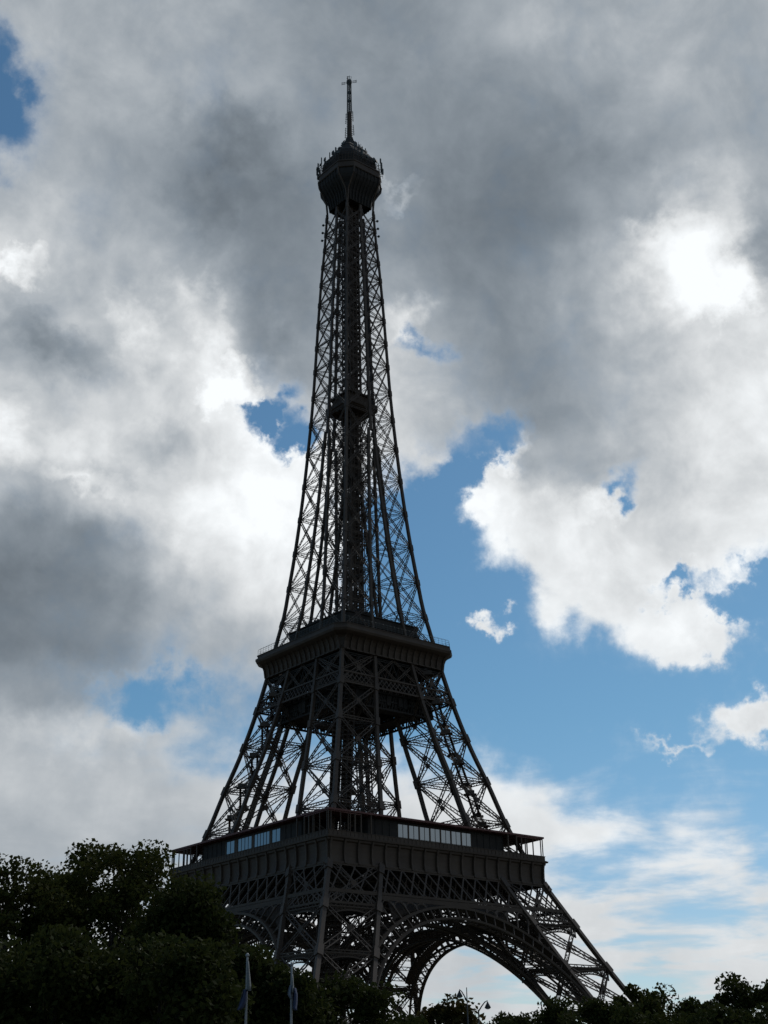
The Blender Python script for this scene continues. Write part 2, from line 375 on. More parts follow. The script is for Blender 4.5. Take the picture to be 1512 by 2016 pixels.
# ------------------------------------------------------------------ ground
def ground_material():
    m = bpy.data.materials.new('park_ground'); m.use_nodes = True; nt = m.node_tree; b = nt.nodes['Principled BSDF']
    b.inputs['Roughness'].default_value = 0.9
    tc = nt.nodes.new('ShaderNodeTexCoord'); n = nt.nodes.new('ShaderNodeTexNoise'); n.inputs['Scale'].default_value = 0.02; n.inputs['Detail'].default_value = 8
    n2 = nt.nodes.new('ShaderNodeTexNoise'); n2.inputs['Scale'].default_value = 1.5; n2.inputs['Detail'].default_value = 6
    nt.links.new(tc.outputs['Object'], n.inputs['Vector']); nt.links.new(tc.outputs['Object'], n2.inputs['Vector'])
    r = nt.nodes.new('ShaderNodeValToRGB'); e = r.color_ramp.elements
    e[0].position = 0.42; e[0].color = (0.035, 0.055, 0.018, 1); e[1].position = 0.55; e[1].color = (0.13, 0.115, 0.09, 1)
    mx = nt.nodes.new('ShaderNodeMix'); mx.data_type = 'RGBA'; mx.blend_type = 'MULTIPLY'; mx.inputs[0].default_value = 0.6
    nt.links.new(n.outputs['Fac'], r.inputs[0]); nt.links.new(r.outputs[0], mx.inputs[6]); nt.links.new(n2.outputs['Color'], mx.inputs[7])
    nt.links.new(mx.outputs[2], b.inputs['Base Color'])
    return m
_g = MB(); _s = 9000
_g.quad((-_s, -_s, 0), (_s, -_s, 0), (_s, _s, 0), (-_s, _s, 0))
tag(_g.build('ground', ground_material()), kind='structure')

# ------------------------------------------------------------------ the tower's profile
def pchip(xs, ys):
    xs = np.array(xs, float); ys = np.array(ys, float); h = np.diff(xs); d = np.diff(ys)/h
    t = np.zeros(len(xs)); t[0] = d[0]; t[-1] = d[-1]
    for i in range(1, len(xs)-1):
        if d[i-1]*d[i] > 0:
            w1 = 2*h[i]+h[i-1]; w2 = h[i]+2*h[i-1]; t[i] = (w1+w2)/(w1/d[i-1]+w2/d[i])
    def f(x):
        i = int(min(max(np.searchsorted(xs, x)-1, 0), len(h)-1)); u = (x-xs[i])/h[i]
        return float(ys[i]*(1+2*u)*(1-u)**2 + t[i]*h[i]*u*(1-u)**2 + ys[i+1]*u*u*(3-2*u) + t[i+1]*h[i]*u*u*(u-1))
    return f
half = pchip([0, 25.9, 31.4, 36.8, 44.5, 51.3, 57.6, 65.9, 78.5, 88.7, 99.8, 110, 121.2, 129, 137, 149, 165, 181, 199, 211, 227, 243, 255, 268, 277],
             [61.6, 47.6, 44.7, 42.0, 38.2, 34.9, 32.1, 28.9, 25.3, 22.25, 19.5, 17.4, 15.42, 14.05, 13.15, 11.88, 10.5, 9.4, 8.38, 7.9, 7.3, 6.58, 5.87, 5.35, 5.1])
legw = pchip([0, 45, 57, 66, 90, 109, 121, 132, 145, 165, 178, 190, 300], [15.2, 15.2, 15.0, 14.4, 12.2, 11.0, 9.9, 9.2, 8.9, 8.5, 8.3, 8.4, 8.4])
inner = lambda z: half(z) - legw(z)

# the far-off iron landmark itself: an Empty at its base, all its parts under it
tower = empty('lattice_tower', (0, 0, 0))
tag(tower, 'very tall dark iron lattice tower on four splayed legs, with a mast on top', 'tower')

def chord(i, j, z, sx, sy):
    """corner post (i, j) of a leg: 1 = outer, 0 = inner"""
    a, b = half(z), inner(z)
    return (sx*(a if i else b), sy*(a if j else b), z)

def laced(mb, p, q, width, side, flange=0.2, lace=0.1, n=None, thick=None):
    """flat lattice girder: two flanges tied by zigzag lacing"""
    p, q, side = Vector(p), Vector(q), Vector(side)
    d = (q-p); l = d.length
    if l < 0.5: return
    d /= l; s = (side - d*side.dot(d)).normalized()*(width/2); nrm = d.cross(s).normalized()
    th = thick or flange
    for k in (-1, 1): mb.bar(p+s*k, q+s*k, flange, th, s)
    n = n or max(3, int(l/(width*1.5)))
    for k in range(n):
        a = p + d*(l*k/n); b = p + d*(l*(k+1)/n); sg = 1 if k % 2 else -1
        mb.bar(a+s*sg, b-s*sg, lace, lace, nrm)

FACES = [((0, 1), (1, 1)), ((1, 0), (1, 1)), ((0, 0), (1, 0)), ((0, 0), (0, 1))]     # outer y, outer x, inner y, inner x
def brace_leg(mb, gus, sx, sy, nodes, width, flange, lace, frames=True, style='X'):
    for z0, z1 in zip(nodes, nodes[1:]):
        for ca, cb in FACES:
            A0, A1 = Vector(chord(*ca, z0, sx, sy)), Vector(chord(*ca, z1, sx, sy))
            B0, B1 = Vector(chord(*cb, z0, sx, sy)), Vector(chord(*cb, z1, sx, sy))
            nrm = (B0-A0).cross(A1-A0).normalized()
            for p, q in ((A0, B1), (B0, A1)):
                d = (q-p).normalized(); laced(mb, p, q, width, d.cross(nrm), flange, lace)
            if frames: laced(mb, A0, B0, width*0.8, (0, 0, 1), flange, lace)
            c = (A0+A1+B0+B1)/4
            gus.bar(c - Vector((0, 0, 1))*width*.75, c + Vector((0, 0, 1))*width*.75, width*1.5, 0.25, (B0-A0))
        if frames:                                       # plan bracing
            for ca, cb in (((0, 0), (1, 1)), ((0, 1), (1, 0))):
                laced(mb, chord(*ca, z0, sx, sy), chord(*cb, z0, sx, sy), width*0.6, (0, 0, 1), flange*.8, lace)

def posts(sx, sy, zs, w, parent, gz=(), name='corner_post'):
    for i in (0, 1):
        for j in (0, 1):
            mb = MB(); P = [chord(i, j, z, sx, sy) for z in zs]
            for a, b in zip(P, P[1:]): mb.bar(a, b, w, w, (1, 0, 0))
            for z in gz:
                a, b = chord(i, j, z-1.1, sx, sy), chord(i, j, z+1.1, sx, sy)
                mb.bar(a, b, w*1.45, w*1.45, (1, 0, 0))
            mb.build(name, M_IRON, parent)

rng = np.random.default_rng(5)
LOW = [0.6, 10.6, 20.8, 31.0, 41.6]; MID = [57.8, 67.6, 79.0, 90.8, 101.0, 110.0]
SHAFT = [117.0, 126.1, 136.7, 147.6, 158.3, 169.0, 179.5, 189.5, 198.8, 208.0, 216.5, 224.7, 232.2, 239.8, 246.5, 253.0, 259.0, 264.8]

# ------------------------------------------------------------------ four legs
for sx in (-1, 1):
    for sy in (-1, 1):
        leg = MB()
        zs = list(np.linspace(0.5, 57.5, 20))
        for z in (0.6,):                                  # masonry feet
            pass
        # walls of the stair and lift runs inside the leg
        cen = lambda z: Vector((sx*(half(z)+inner(z))/2, sy*(half(z)+inner(z))/2, z))
        e1 = Vector((sx, -sy, 0)).normalized(); 
        for zz in (LOW + [51.0],):
            pass
        o_leg = None
        frame = MB()
        brace_leg(frame, frame, sx, sy, LOW + [52.0], 1.0, 0.24, 0.13)
        brace_leg(frame, frame, sx, sy, MID, 0.85, 0.22, 0.12)
        for zt in (41.3, 30.8, 20.6):                        # deep horizontal girders with arched undersides
            for ca, cb in FACES:
                A, B = Vector(chord(*ca, zt, sx, sy)), Vector(chord(*cb, zt, sx, sy)); prev = None
                for i in range(13):
                    t = i/12; p = A.lerp(B, t); q = p - Vector((0, 0, .7 + 2.0*abs(2*t-1)**2.2))
                    frame.bar(p, q, .14)
                    if prev:
                        frame.bar(prev[0], p, .26, .4, (0, 0, 1)); frame.bar(prev[1], q, .3, .4, (0, 0, 1))
                        frame.bar(prev[0], q, .12); frame.bar(prev[1], p, .12)
                    prev = (p, q)
            c0 = cen(zt)
            for i in range(-3, 4):                           # service floor joists
                u = Vector((1, 0, 0)); v = Vector((0, 1, 0)); w = legw(zt)/2 - .6
                frame.bar(c0 + u*i*2.2 - v*w, c0 + u*i*2.2 + v*w, .2, .35, (0, 0, 1)); frame.bar(c0 + v*i*2.2 - u*w + Vector((0, 0, .1)), c0 + v*i*2.2 + u*w + Vector((0, 0, .1)), .2, .35, (0, 0, 1))
        leg_o = frame.build('leg', M_IRON, tower)
        posts(sx, sy, list(np.linspace(0.2, 57.0, 24)), 1.0, leg_o, LOW[1:] + [51.0])
        posts(sx, sy, list(np.linspace(57.5, 116.0, 28)), 0.88, leg_o, MID[1:-1])
        for i in (0, 1):
            for j in (0, 1):
                ped = MB(); c = chord(i, j, 0.2, sx, sy); ped.ring([(2.6, -.4), (2.6, 1.2), (2.2, 1.6), (0.1, 1.62)], .3)
                ped.v = [(x+c[0], y+c[1], z) for x, y, z in ped.v]; ped.build('stone_footing', M_STONE, leg_o)
        # inclined lift track with ties, plates and cross frames
        tr = MB(); dense = (sx, sy) == (-1, -1)
        zl = list(np.arange(1, 113, 1.3))
        for off in ((-2.1, -0.7, 0.7, 2.1) if not dense else (-2.5, -1.9, -1.1, -0.3, 0.5, 1.2, 1.9, 2.5)):
            tr.poly([cen(z) + e1*off for z in np.arange(0.6, 113, 8.0)], 0.34 if not dense else 0.62, 0.5, e1)
        for k, z in enumerate(zl):
            w = 2.3
            tr.bar(cen(z)-e1*w, cen(z)+e1*w, 0.16, 0.3, (0, 0, 1))
            if k % 2 == 0:
                tr.bar(cen(z)-e1*w, cen(z+1.3)+e1*w, 0.1)
            if dense and z > 20:
                e2 = Vector((sx, sy, 0)).normalized()
                for s_ in (-2.2, -.7, 0.8, 2.2): tr.bar(cen(z)+e1*s_-e2*2.4, cen(z)+e1*s_+e2*2.4, 0.2, 0.7, (0, 0, 1))
        tr.build('lift_track', M_IRON, leg_o)
        # zigzag stairs with railed landings
        st = MB()
        z = 58.5 if not dense else 200; k = 0
        e2 = Vector((sx, sy, 0)).normalized()
        while z < 108:
            z2 = z + 3.9
            off = 3.4*(1 if k % 2 else -1)
            base = cen(z) + e2*3.6; top = cen(z2) + e2*3.6
            p = base + e1*off; q = top - e1*off
            w = 0.75
            for s_ in (-w, w):
                st.bar(p + e2*s_, q + e2*s_, 0.12, 0.6, (0, 0, 1))
                st.bar(p + e2*s_ + Vector((0, 0, 1.05)), q + e2*s_ + Vector((0, 0, 1.05)), 0.09)
                for t in np.linspace(0, 1, 7): 
                    c = p.lerp(q, t) + e2*s_; st.bar(c, c + Vector((0, 0, 1.05)), 0.06)
            for t in np.linspace(0, 1, 13):
                c = p.lerp(q, t); st.bar(c - e2*w, c + e2*w, 0.3, 0.06, e1)
            c = q - e1*math.copysign(0.8, off)            # landing
            st.bar(c - e2*1.7, c + e2*1.7, 2.2, 0.25, e1)
            for s_ in (-1.1, 1.1):
                st.bar(c + e2*s_ + Vector((0, 0, 0.55)) - e1*0.8, c + e2*s_ + Vector((0, 0, 0.55)) + e1*0.8, 1.0, 0.06, (0, 0, 1))
            st.bar(c - e1*math.copysign(.8, off) - e2*1.1 + Vector((0, 0, .55)), c - e1*math.copysign(.8, off) + e2*1.1 + Vector((0, 0, .55)), 1.0, .06, (0, 0, 1))
            z = z2 + 0.25; k += 1
        if st.v: st.build('staircase', M_IRON, leg_o)

# ------------------------------------------------------------------ faces: girders, belts and arches, built for the -y face and turned
def turned(mb, k):
    r = MB(); c, s = [(1, 0), (0, 1), (-1, 0), (0, -1)][k]
    r.v = [(c*x - s*y, s*x + c*y, z) for x, y, z in mb.v]; r.f = mb.f
    return r

def lattice(mb, x0, x1, z0, z1, pitch, run, w, yoff=0.0, scale_x=None):
    """diagonal lattice on the sloping face between heights z0 and z1"""
    P = lambda x, z: (x, -half(z) + yoff, z)
    n = int((x1-x0+run)/pitch)+2
    for d in (1, -1):
        for k in range(-int(run/pitch)-1, n):
            xa = x0 + k*pitch; xb = xa + run
            # clip to the panel
            t0 = max(0, (x0-xa)/run); t1 = min(1, (x1-xa)/run)
            if t1 - t0 < 0.03: continue
            X = lambda t: xa + run*t
            Z = (lambda t: z0 + (z1-z0)*t) if d > 0 else (lambda t: z1 - (z1-z0)*t)
            mb.bar(P(X(t0), Z(t0)), P(X(t1), Z(t1)), w, w*0.6 + 0.003*d, (1, 0, 0))

def flat_arch(R, zc, n, x_lim):
    a = math.asin(min(0.999, x_lim/R)); return [(R*math.sin(t), zc + R*math.cos(t)) for t in np.linspace(-a, a, n)]

R_EX, R_IN, Z_C = 42.9, 40.25, 0.5
for k in range(4):
    P = lambda x, z, o=0.0: (x, -half(z) + o, z)
    g = MB()                                               # deep upper girder under the first platform
    a1, b1 = half(51.5), inner(51.5); a0, b0 = half(45.1), inner(45.1)
    for zz, w in ((51.4, 0.5), (45.1, 0.55)):
        g.bar(P(-half(zz), zz), P(half(zz), zz), w, 0.5, (0, 0, 1))
    lattice(g, -half(48.3), -inner(48.3), 45.2, 51.4, 4.0, 5.2, 0.34)
    lattice(g, inner(48.3), half(48.3), 45.2, 51.4, 4.0, 5.2, 0.34)
    lattice(g, -inner(48.3), inner(48.3), 45.2, 51.4, 3.95, 3.95, 0.42)
    lattice(g, -inner(48.3), inner(48.3), 45.2, 51.4, 3.95, 3.95, 0.34, 2.6)
    turned(g, k).build('lattice_girder', M_IRON, tower)
    for s in (-1, 1):                                      # small lattice belt across each leg
        g = MB()
        for zz in (42.2, 44.75):
            g.bar(P(s*inner(zz), zz, -.02), P(s*half(zz), zz, -.02), 0.42, 0.5, (0, 0, 1))
        x0, x1 = sorted((s*inner(43.5), s*half(43.5)))
        lattice(g, x0, x1, 42.3, 44.7, 1.95, 2.1, 0.24)
        # corner brackets below the belt
        for xe, dr in ((s*inner(41.6), s), (s*half(41.6), -s)):
            pts = [P(xe + dr*(0.5 + 1.6*(1-math.cos(t))), 40.2 + 1.9*math.sin(t)) for t in np.linspace(0, math.pi/2, 6)]
            g.poly(pts, 0.3, 0.4, (0, 0, 1))
        turned(g, k).build('lattice_belt', M_IRON, tower)

    ar = MB()                                              # the great arch: two rims, radial bars, a soffit behind
    ends = 40.4
    def rim(R, w, dep, o, zmin):
        pts = [(x, z) for x, z in flat_arch(R, Z_C, 61, R*0.995) if z > zmin and abs(x) < inner(z) - 0.2]
        ar.poly([P(x, z, o) for x, z in pts], w, dep, (0, 0, 1)); return pts
    ext = rim(R_EX, 0.55, 0.9, -0.03, 12); inn = rim(R_IN, 0.5, 0.9, -0.03, 4)
    ext2 = rim(R_EX, 0.5, 0.6, 3.4, 12); inn2 = rim(R_IN, 0.5, 0.6, 3.4, 4)
    for t in np.linspace(-R_(86), R_(86), 45):
        xa, za = R_IN*math.sin(t), Z_C + R_IN*math.cos(t); xb, zb = R_EX*math.sin(t), Z_C + R_EX*math.cos(t)
        if abs(xa) > inner(za) - 0.3: continue
        if abs(xb) > inner(zb) - 0.3:
            f = 1.0
            while f > 0.05 and abs(xa+(xb-xa)*f) > inner(za+(zb-za)*f)-0.3: f -= 0.05
            xb, zb = xa+(xb-xa)*f, za+(zb-za)*f
        ar.bar(P(xa, za), P(xb, zb), 0.26, 0.5, (1, 0, 0))
        ar.bar(P(xa, za, 3.4), P(xb, zb, 3.4), 0.24, 0.4, (1, 0, 0))
        ar.bar(P(xa, za), P(xa, za, 3.4), 0.3, 0.22, (1, 0, 0))
        ar.bar(P(xb, zb), P(xb, zb, 3.4), 0.3, 0.22, (1, 0, 0))
    # soffit bracing between the two planes
    for i in range(0, len(inn)-2, 2):
        (xa, za), (xb, zb) = inn[i], inn[i+2]
        ar.bar(P(xa, za), P(xb, zb, 3.4), 0.2); ar.bar(P(xa, za, 3.4), P(xb, zb), 0.2)
    for (xa, za), (xb, zb) in zip(ext, ext[1:]):            # soffit plate behind the ring
        ar.quad(P(xa, za-.3, .4), P(xb, zb-.3, .4), P(xb, zb-.3, 3.2), P(xa, za-.3, 3.2))
    arch_o = turned(ar, k).build('arch', M_IRON, tower)
    # plain arch between the inner corner posts, tied back to the outer one
    ia = MB(); Q = lambda x, z, o=0.0: (x, -inner(z) - o, z)
    for R, w in ((40.3, .55), (42.6, .5)):
        for o in (0.0, 2.2):
            pts = [(x, z) for x, z in flat_arch(R, Z_C, 61, R*.995) if z > 4 and abs(x) < inner(z) - .2]
            ia.poly([Q(x, z, o) for x, z in pts], w, .8, (0, 0, 1))
    for i, t in enumerate(np.linspace(-R_(80), R_(80), 57)):
        xa, za = 40.3*math.sin(t), Z_C + 40.3*math.cos(t); xb, zb = 42.6*math.sin(t), Z_C + 42.6*math.cos(t)
        if abs(xb) > inner(zb) - .3: continue
        for o in (0.0, 2.2): ia.bar(Q(xa, za, o), Q(xb, zb, o), .26, .3, (1, 0, 0))
        ia.bar(Q(xa, za), Q(xa, za, 2.2), .22)
        if i % 2 == 0: laced(ia, P(xb, zb, 3.4), Q(xb, zb, 2.2), .9, (0, 0, 1), .2, .13)
    for zz in (44.3, 51.2): ia.bar(Q(-inner(zz), zz), Q(inner(zz), zz), .5, .5, (0, 0, 1))
    for i in range(-5, 6):
        for s in (-1, 1):
            xa, xb = i*3.6 - 1.8, i*3.6 + 1.8; ia.bar(Q(s*xa, 44.3), Q(s*xb, 51.2), .3)
    turned(ia, k).build('inner_arch', M_IRON, arch_o)
    # spandrel: row of round-headed loops between the arch and the belt
    sp = MB()
    sp.bar(P(-inner(44.2), 44.15, -.05), P(inner(44.2), 44.15, -.05), 1.0, 0.35, (0, 0, 1))
    for s in (-1, 1):
        x_prev = None
        for i, t in enumerate(np.arange(R_(13), R_(47), R_(4.1))):
            xb, zb = R_EX*math.sin(t), Z_C + R_EX*math.cos(t)
            # radial bar up to the belt or to the leg
            dx, dz = math.sin(t), math.cos(t); l = (43.3 - zb)/dz
            while l > 0.3 and xb + dx*l > inner(zb+dz*l) - 0.4: l -= 0.1
            if l < 0.5: continue
            q = (xb+dx*l, zb+dz*l)
            sp.bar(P(s*xb, zb, -.02), P(s*q[0], q[1], -.02), 0.3, 0.4, (1, 0, 0))
            # round head between this bar and the next
            t2 = t + R_(4.1)
            hw = R_EX*math.tan(R_(2.05)) + l*0.03
            tm = t + R_(2.05); lm = l - 0.1
            cx, cz = R_EX*math.sin(tm), Z_C + R_EX*math.cos(tm); lm = (43.4 - cz)/math.cos(tm)
            while lm > 0.3 and cx + math.sin(tm)*lm > inner(cz+math.cos(tm)*lm) - 0.3: lm -= 0.1
            if lm > 1.2:
                o = (cx+math.sin(tm)*(lm-hw), cz+math.cos(tm)*(lm-hw)); pts = []
                for u in np.linspace(-math.pi/2, math.pi/2, 9):
                    lx, lz = hw*math.sin(u), hw*math.cos(u)
                    pts.append(P(s*(o[0]+math.cos(tm)*lx+math.sin(tm)*lz), o[1]-math.sin(tm)*lx+math.cos(tm)*lz, -.04))
                sp.poly(pts, 0.28, 0.35, (0, 0, 1))
                for u in (-1, 1):                         # filled corners
                    pc = (o[0]+math.cos(tm)*hw*u*0.85+math.sin(tm)*hw*.8, o[1]-math.sin(tm)*hw*u*.85+math.cos(tm)*hw*.8)
                    sp.bar(P(s*(pc[0]-.35*dx), pc[1]-.35, -.03), P(s*(pc[0]+.35*dx), min(pc[1]+.5, 43.6), -.03), 0.5, 0.3, (1, 0, 0))
    for (xa, za), (xb, zb) in zip(ext, ext[1:]):            # backing plate added to make the gaps behind the loops dark
        if za < 39.2: continue
        sp.quad(P(xa, za, 3.1), P(xb, zb, 3.1), P(xb, 44.4, 3.1), P(xa, 44.4, 3.1))
    turned(sp, k).build('spandrel', M_IRON, arch_o)

    g = MB()                                               # belt and cross bracing under the second platform
    for zz in (100.75, 103.85): g.bar(P(-half(zz), zz, -.05), P(half(zz), zz, -.05), 0.42, 0.5, (0, 0, 1))
    xs = [-half(102.3), -inner(102.3), inner(102.3), half(102.3)]
    for x0, x1 in zip(xs, xs[1:]): lattice(g, x0+.2, x1-.2, 100.9, 103.7, 1.5, 2.6, 0.2)
    for x0, x1 in ((xs[0], xs[1]), (xs[1], 0), (0, xs[2]), (xs[2], xs[3])):
        laced(g, P(x0, 104), P(x1*0.95, 110), 0.5, (0, 0, 1), .16, .1); laced(g, P(x1, 104), P(x0*0.95, 110), 0.5, (0, 0, 1), .16, .1)
    for x0, x1 in ((xs[1], xs[2]),):
        lattice(g, x0, x1, 101, 109.5, 2.2, 3.0, 0.24, 2.5)
    turned(g, k).build('lattice_belt', M_IRON, tower)

# ------------------------------------------------------------------ first platform
first = MB()
for i, v in enumerate(np.arange(-32, 32.1, 4.0)):           # floor beams, deep and close
    for d in (0, 1):
        zt = 56.6
        if abs(v) < 13:                                    # open well in the middle
            segs = ((-33, -13), (13, 33))
        else: segs = ((-33, 33),)
        for s0, s1 in segs:
            p, q = ((s0, v, 0), (s1, v, 0)) if d == 0 else ((v, s0, 0), (v, s1, 0))
            first.bar((p[0], p[1], 56.7), (q[0], q[1], 56.7), 0.4, 0.5 + .01*d, (0, 0, 1))
            first.bar((p[0], p[1], 51.6+.05*d), (q[0], q[1], 51.6+.05*d), 0.35, 0.45, (0, 0, 1))
            n = int(abs(s1-s0)/3.2)
            for k in range(n):
                a = s0 + (s1-s0)*k/n; b = s0 + (s1-s0)*(k+1)/n; za, zb = (51.6, 56.7) if k % 2 else (56.7, 51.6)
                A = (a, v, za) if d == 0 else (v, a, za); B = (b, v, zb) if d == 0 else (v, b, zb)
                first.bar(A, B, 0.32)
# deck sheets round the well
for x0, x1, y0, y1 in ((-34.6, 34.6, -34.6, -13), (-34.6, 34.6, 13, 34.6), (-34.6, -13, -13, 13), (13, 34.6, -13, 13)):
    first.box(x0, x1, y0, y1, 56.98, 57.25)
first_o = first.build('first_platform', M_DECK, tower)
fr = MB()                                                  # frieze of curved panels under the gallery
fr.ring([(34.4, 57.2), (35.72, 57.22), (35.78, 57.6), (35.5, 57.62), (35.5, 57.75), (34.2, 57.75)])
fr.ring([(35.3, 57.2), (35.25, 56.7), (34.85, 56.4), (34.72, 55.6), (34.62, 54.4), (34.62, 53.2), (34.75, 52.2), (34.95, 51.55), (34.5, 51.5)])
frieze = fr.build('frieze', M_IRON, first_o)
rb = MB()
for k in range(4):
    t = MB()
    for x in np.arange(-34.4, 34.5, 4.05):
        t.poly([(x, -35.35, 57.1), (x, -35.0, 55.6), (x, -34.9, 53.4), (x, -35.2, 51.6)], 0.5, 0.42, (1, 0, 0))
    t.bar((-35.1, -34.95, 51.75), (35.1, -34.95, 51.75), 0.4, 0.5, (0, 0, 1))
    t = turned(t, k); n = len(rb.v); rb.v += t.v; rb.f += [tuple(i+n for i in f) for f in t.f]
rb.build('console_rib', M_IRON, frieze)
pa = MB(); pa.ring([(35.2, 57.7), (35.2, 58.85), (35.32, 58.86), (35.32, 58.96), (35.0, 58.96), (35.08, 58.85), (35.08, 57.7)])
for k in range(4):
    t = MB()
    for x in np.arange(-35, 35.1, 1.25): t.bar((x, -35.24, 57.76), (x, -35.24, 58.9), 0.1, 0.08, (1, 0, 0))
    t = turned(t, k); n = len(pa.v); pa.v += t.v; pa.f += [tuple(i+n for i in f) for f in t.f]
pa.build('parapet', M_IRON, first_o)
ro = MB()                                                  # thin flat canopy round the gallery
ro.ring([(25.5, 64.2), (35.15, 63.92), (35.25, 63.9), (35.25, 63.45), (35.0, 63.4), (25.5, 63.2), (25.5, 64.2)])
canopy = ro.build('canopy', M_ROOF, first_o)
dt = MB()
for k in range(4):
    t = MB()
    for x in np.arange(-35, 35.1, 2.33): t.bar((x, -25.6, 63.18), (x, -34.9, 63.36), 0.12, 0.25, (1, 0, 0))
    for x in rng.uniform(-24, 24, 7): t.box(x, x+.7, -27.5, -26.6, 64.1, 64.75)
    t = turned(t, k); n = len(dt.v); dt.v += t.v; dt.f += [tuple(i+n for i in f) for f in t.f]
dt.build('canopy_rib', M_ROOF, canopy)
for k in range(4):
    for x in (-34.9, -34.2, -31.4, -29.2, -28.6, -27.2, -25.4, -22.4, 22.4, 25.4, 27.2, 28.6, 29.2, 31.4, 34.2):
        cp = MB(); cp.bar((x, -34.85, 58.9), (x, -34.85, 63.45), 0.2 if abs(x) > 28 else 0.34)
        turned(cp, k).build('gallery_post', M_IRON, first_o)
# pavilions between the legs: dark box with a glazed front
for k in range(4):
    lo, hi = ((-12.9, 11.3), (-22, 22), (-22, 22), (-11.4, 13.2))[k]
    pv = MB(); y = -33.2
    pv.box(-22.2, lo-.1, y, y+.3, 57.3, 63.25); pv.box(hi+.1, 22.2, y, y+.3, 57.3, 63.25)
    pv.box(lo-.1, hi+.1, y, y+.3, 57.3, 58.85); pv.box(lo-.1, hi+.1, y, y+.3, 62.65, 63.25)
    pv.box(-22.2, -21.9, y+.31, -26, 57.3, 63.15); pv.box(21.9, 22.2, y+.31, -26, 57.3, 63.15)
    pv.box(-22.2, 22.2, -25.9, -25.6, 57.3, 63.1); pv.box(-22.2, 22.2, y+.35, -26.0, 62.95, 63.12)
    for x in np.arange(-22, 22.1, 2.2):                      # fins on the blind wall
        if x < lo-.4 or x > hi+.4: pv.box(x-.08, x+.08, y-.14, y-.003, 57.7, 63.0)
    pav = turned(pv, k).build('pavilion', M_DECK, first_o)
    if k == 3: wins = [(-10.9, -7.2), (-5.6, .6), (1.8, 8.4), (9.5, 13.0)]    # grouped panes on this face
    else:
        n = 7 if k == 0 else 12; st = (hi-lo)/n; wins = [(lo+st*i+.2, lo+st*(i+1)-.2) for i in range(n)]
    edges = [lo] + [e for w in wins for e in w] + [hi]
    for a, b in zip(edges[::2], edges[1::2]):
        if b-a > .02: fm = MB(); fm.box(a, b, y-.02, y+.25, 58.85, 62.65); turned(fm, k).build('window_mullion', M_IRON, pav)
    for a, b in wins:
        wn = MB(); wn.box(a, b, y+.08, y+.14, 58.87, 62.63)
        wo = turned(wn, k).build('window', M_GLASS, pav)
        bars = MB(); nn = max(2, int((b-a)/1.3))
        for i in range(1, nn): x = a+(b-a)*i/nn; bars.box(x-.05, x+.05, y+.02, y+.075, 58.87, 62.63)
        bars.box(a, b, y+.015, y+.07, 59.5, 59.58)
        turned(bars, k).build('muntin', M_IRON, wo)

# ------------------------------------------------------------------ second platform
second = MB()
for i, v in enumerate(np.arange(-17, 17.1, 2.4)):
    for d in (0, 1):
        L2 = 17.2
        for zz in (109.2, 103.0): second.bar(*(((-L2, v, zz+.04*d), (L2, v, zz+.04*d)) if d == 0 else ((v, -L2, zz+.04*d), (v, L2, zz+.04*d))), 0.3, 0.4, (0, 0, 1))
        n = 12
        for k in range(n):
            a = -L2 + 2*L2*k/n; b = -L2 + 2*L2*(k+1)/n; za, zb = (103, 109.2) if k % 2 else (109.2, 103)
            A = (a, v, za) if d == 0 else (v, a, za); B = (b, v, zb) if d == 0 else (v, b, zb)
            second.bar(A, B, 0.26)
for k in range(150):                                        # lift machinery, ducts and pipes under the floor
    x, y = rng.uniform(-15, 15, 2); z = rng.uniform(100.5, 106)
    if rng.random() < .5: second.box(x-rng.uniform(.3, 1.3), x+1, y-rng.uniform(.3, 1.3), y+1, z-rng.uniform(.2, .7), z+.5)
    else: second.bar((x-3, y, z), (x+3, y, z), .25)
second.box(-16.6, 16.6, -16.6, 16.6, 101.6, 101.9); second.box(-18.5, 18.5, -18.5, 18.5, 114.9, 115.3); second.box(-17.3, 17.3, -17.3, 17.3, 109.5, 109.8)
for k in range(4):                                           # hung gallery for pipes and lift gear
    t = MB()
    for zz in (96.8, 99.0, 101.2): t.bar((-15.5, -15.4, zz), (15.5, -15.4, zz), .5, .5, (0, 0, 1))
    for x in np.arange(-15.4, 15.5, .95): t.bar((x, -15.4, 97), (x+.95*(1 if int(x*7) % 2 else -1), -15.4, 101), .3)
    for x in rng.uniform(-14, 14, 26): t.box(x-.7, x+.7, -15.2, -14.6-rng.uniform(0, 1.5), 97.2+rng.uniform(0, 1), 100.6)
    t.box(-14, 14, -14.4, -9.5, 97.6+.02*k, 97.8+.02*k)
    t = turned(t, k); n = len(second.v); second.v += t.v; second.f += [tuple(i+n for i in f) for f in t.f]
second_o = second.build('second_platform', M_DECK, tower)
fr = MB()
fr.ring([(19.0, 115.35, 2), (20.4, 115.35, 2.4), (20.5, 115.6, 2.5), (20.8, 115.62, 2.6), (20.85, 115.1, 2.6), (20.6, 114.5, 2.5), (19.8, 114.0, 2.2), (19.1, 113.7, 1.9), (18.6, 113.2, 1.6), (18.2, 112.3, 1.2), (17.95, 111.2, .9), (17.8, 110.2, .6), (17.4, 110.15, .6)])
frieze = fr.build('frieze', M_IRON, second_o)
rb = MB()
for k in range(4):
    t = MB()
    for x in np.arange(-17.2, 17.3, 2.15):
        t.poly([(x, -20.2, 114.6), (x, -19.0, 113.6), (x, -18.4, 112.4), (x, -18.05, 110.3)], 0.4, 0.4, (1, 0, 0))
    t.bar((-16.4, -18.0, 110.35), (16.4, -18.0, 110.35), 0.35, 0.3, (0, 0, 1))
    t = turned(t, k); n = len(rb.v); rb.v += t.v; rb.f += [tuple(i+n for i in f) for f in t.f]
rb.build('console_rib', M_IRON, frieze)
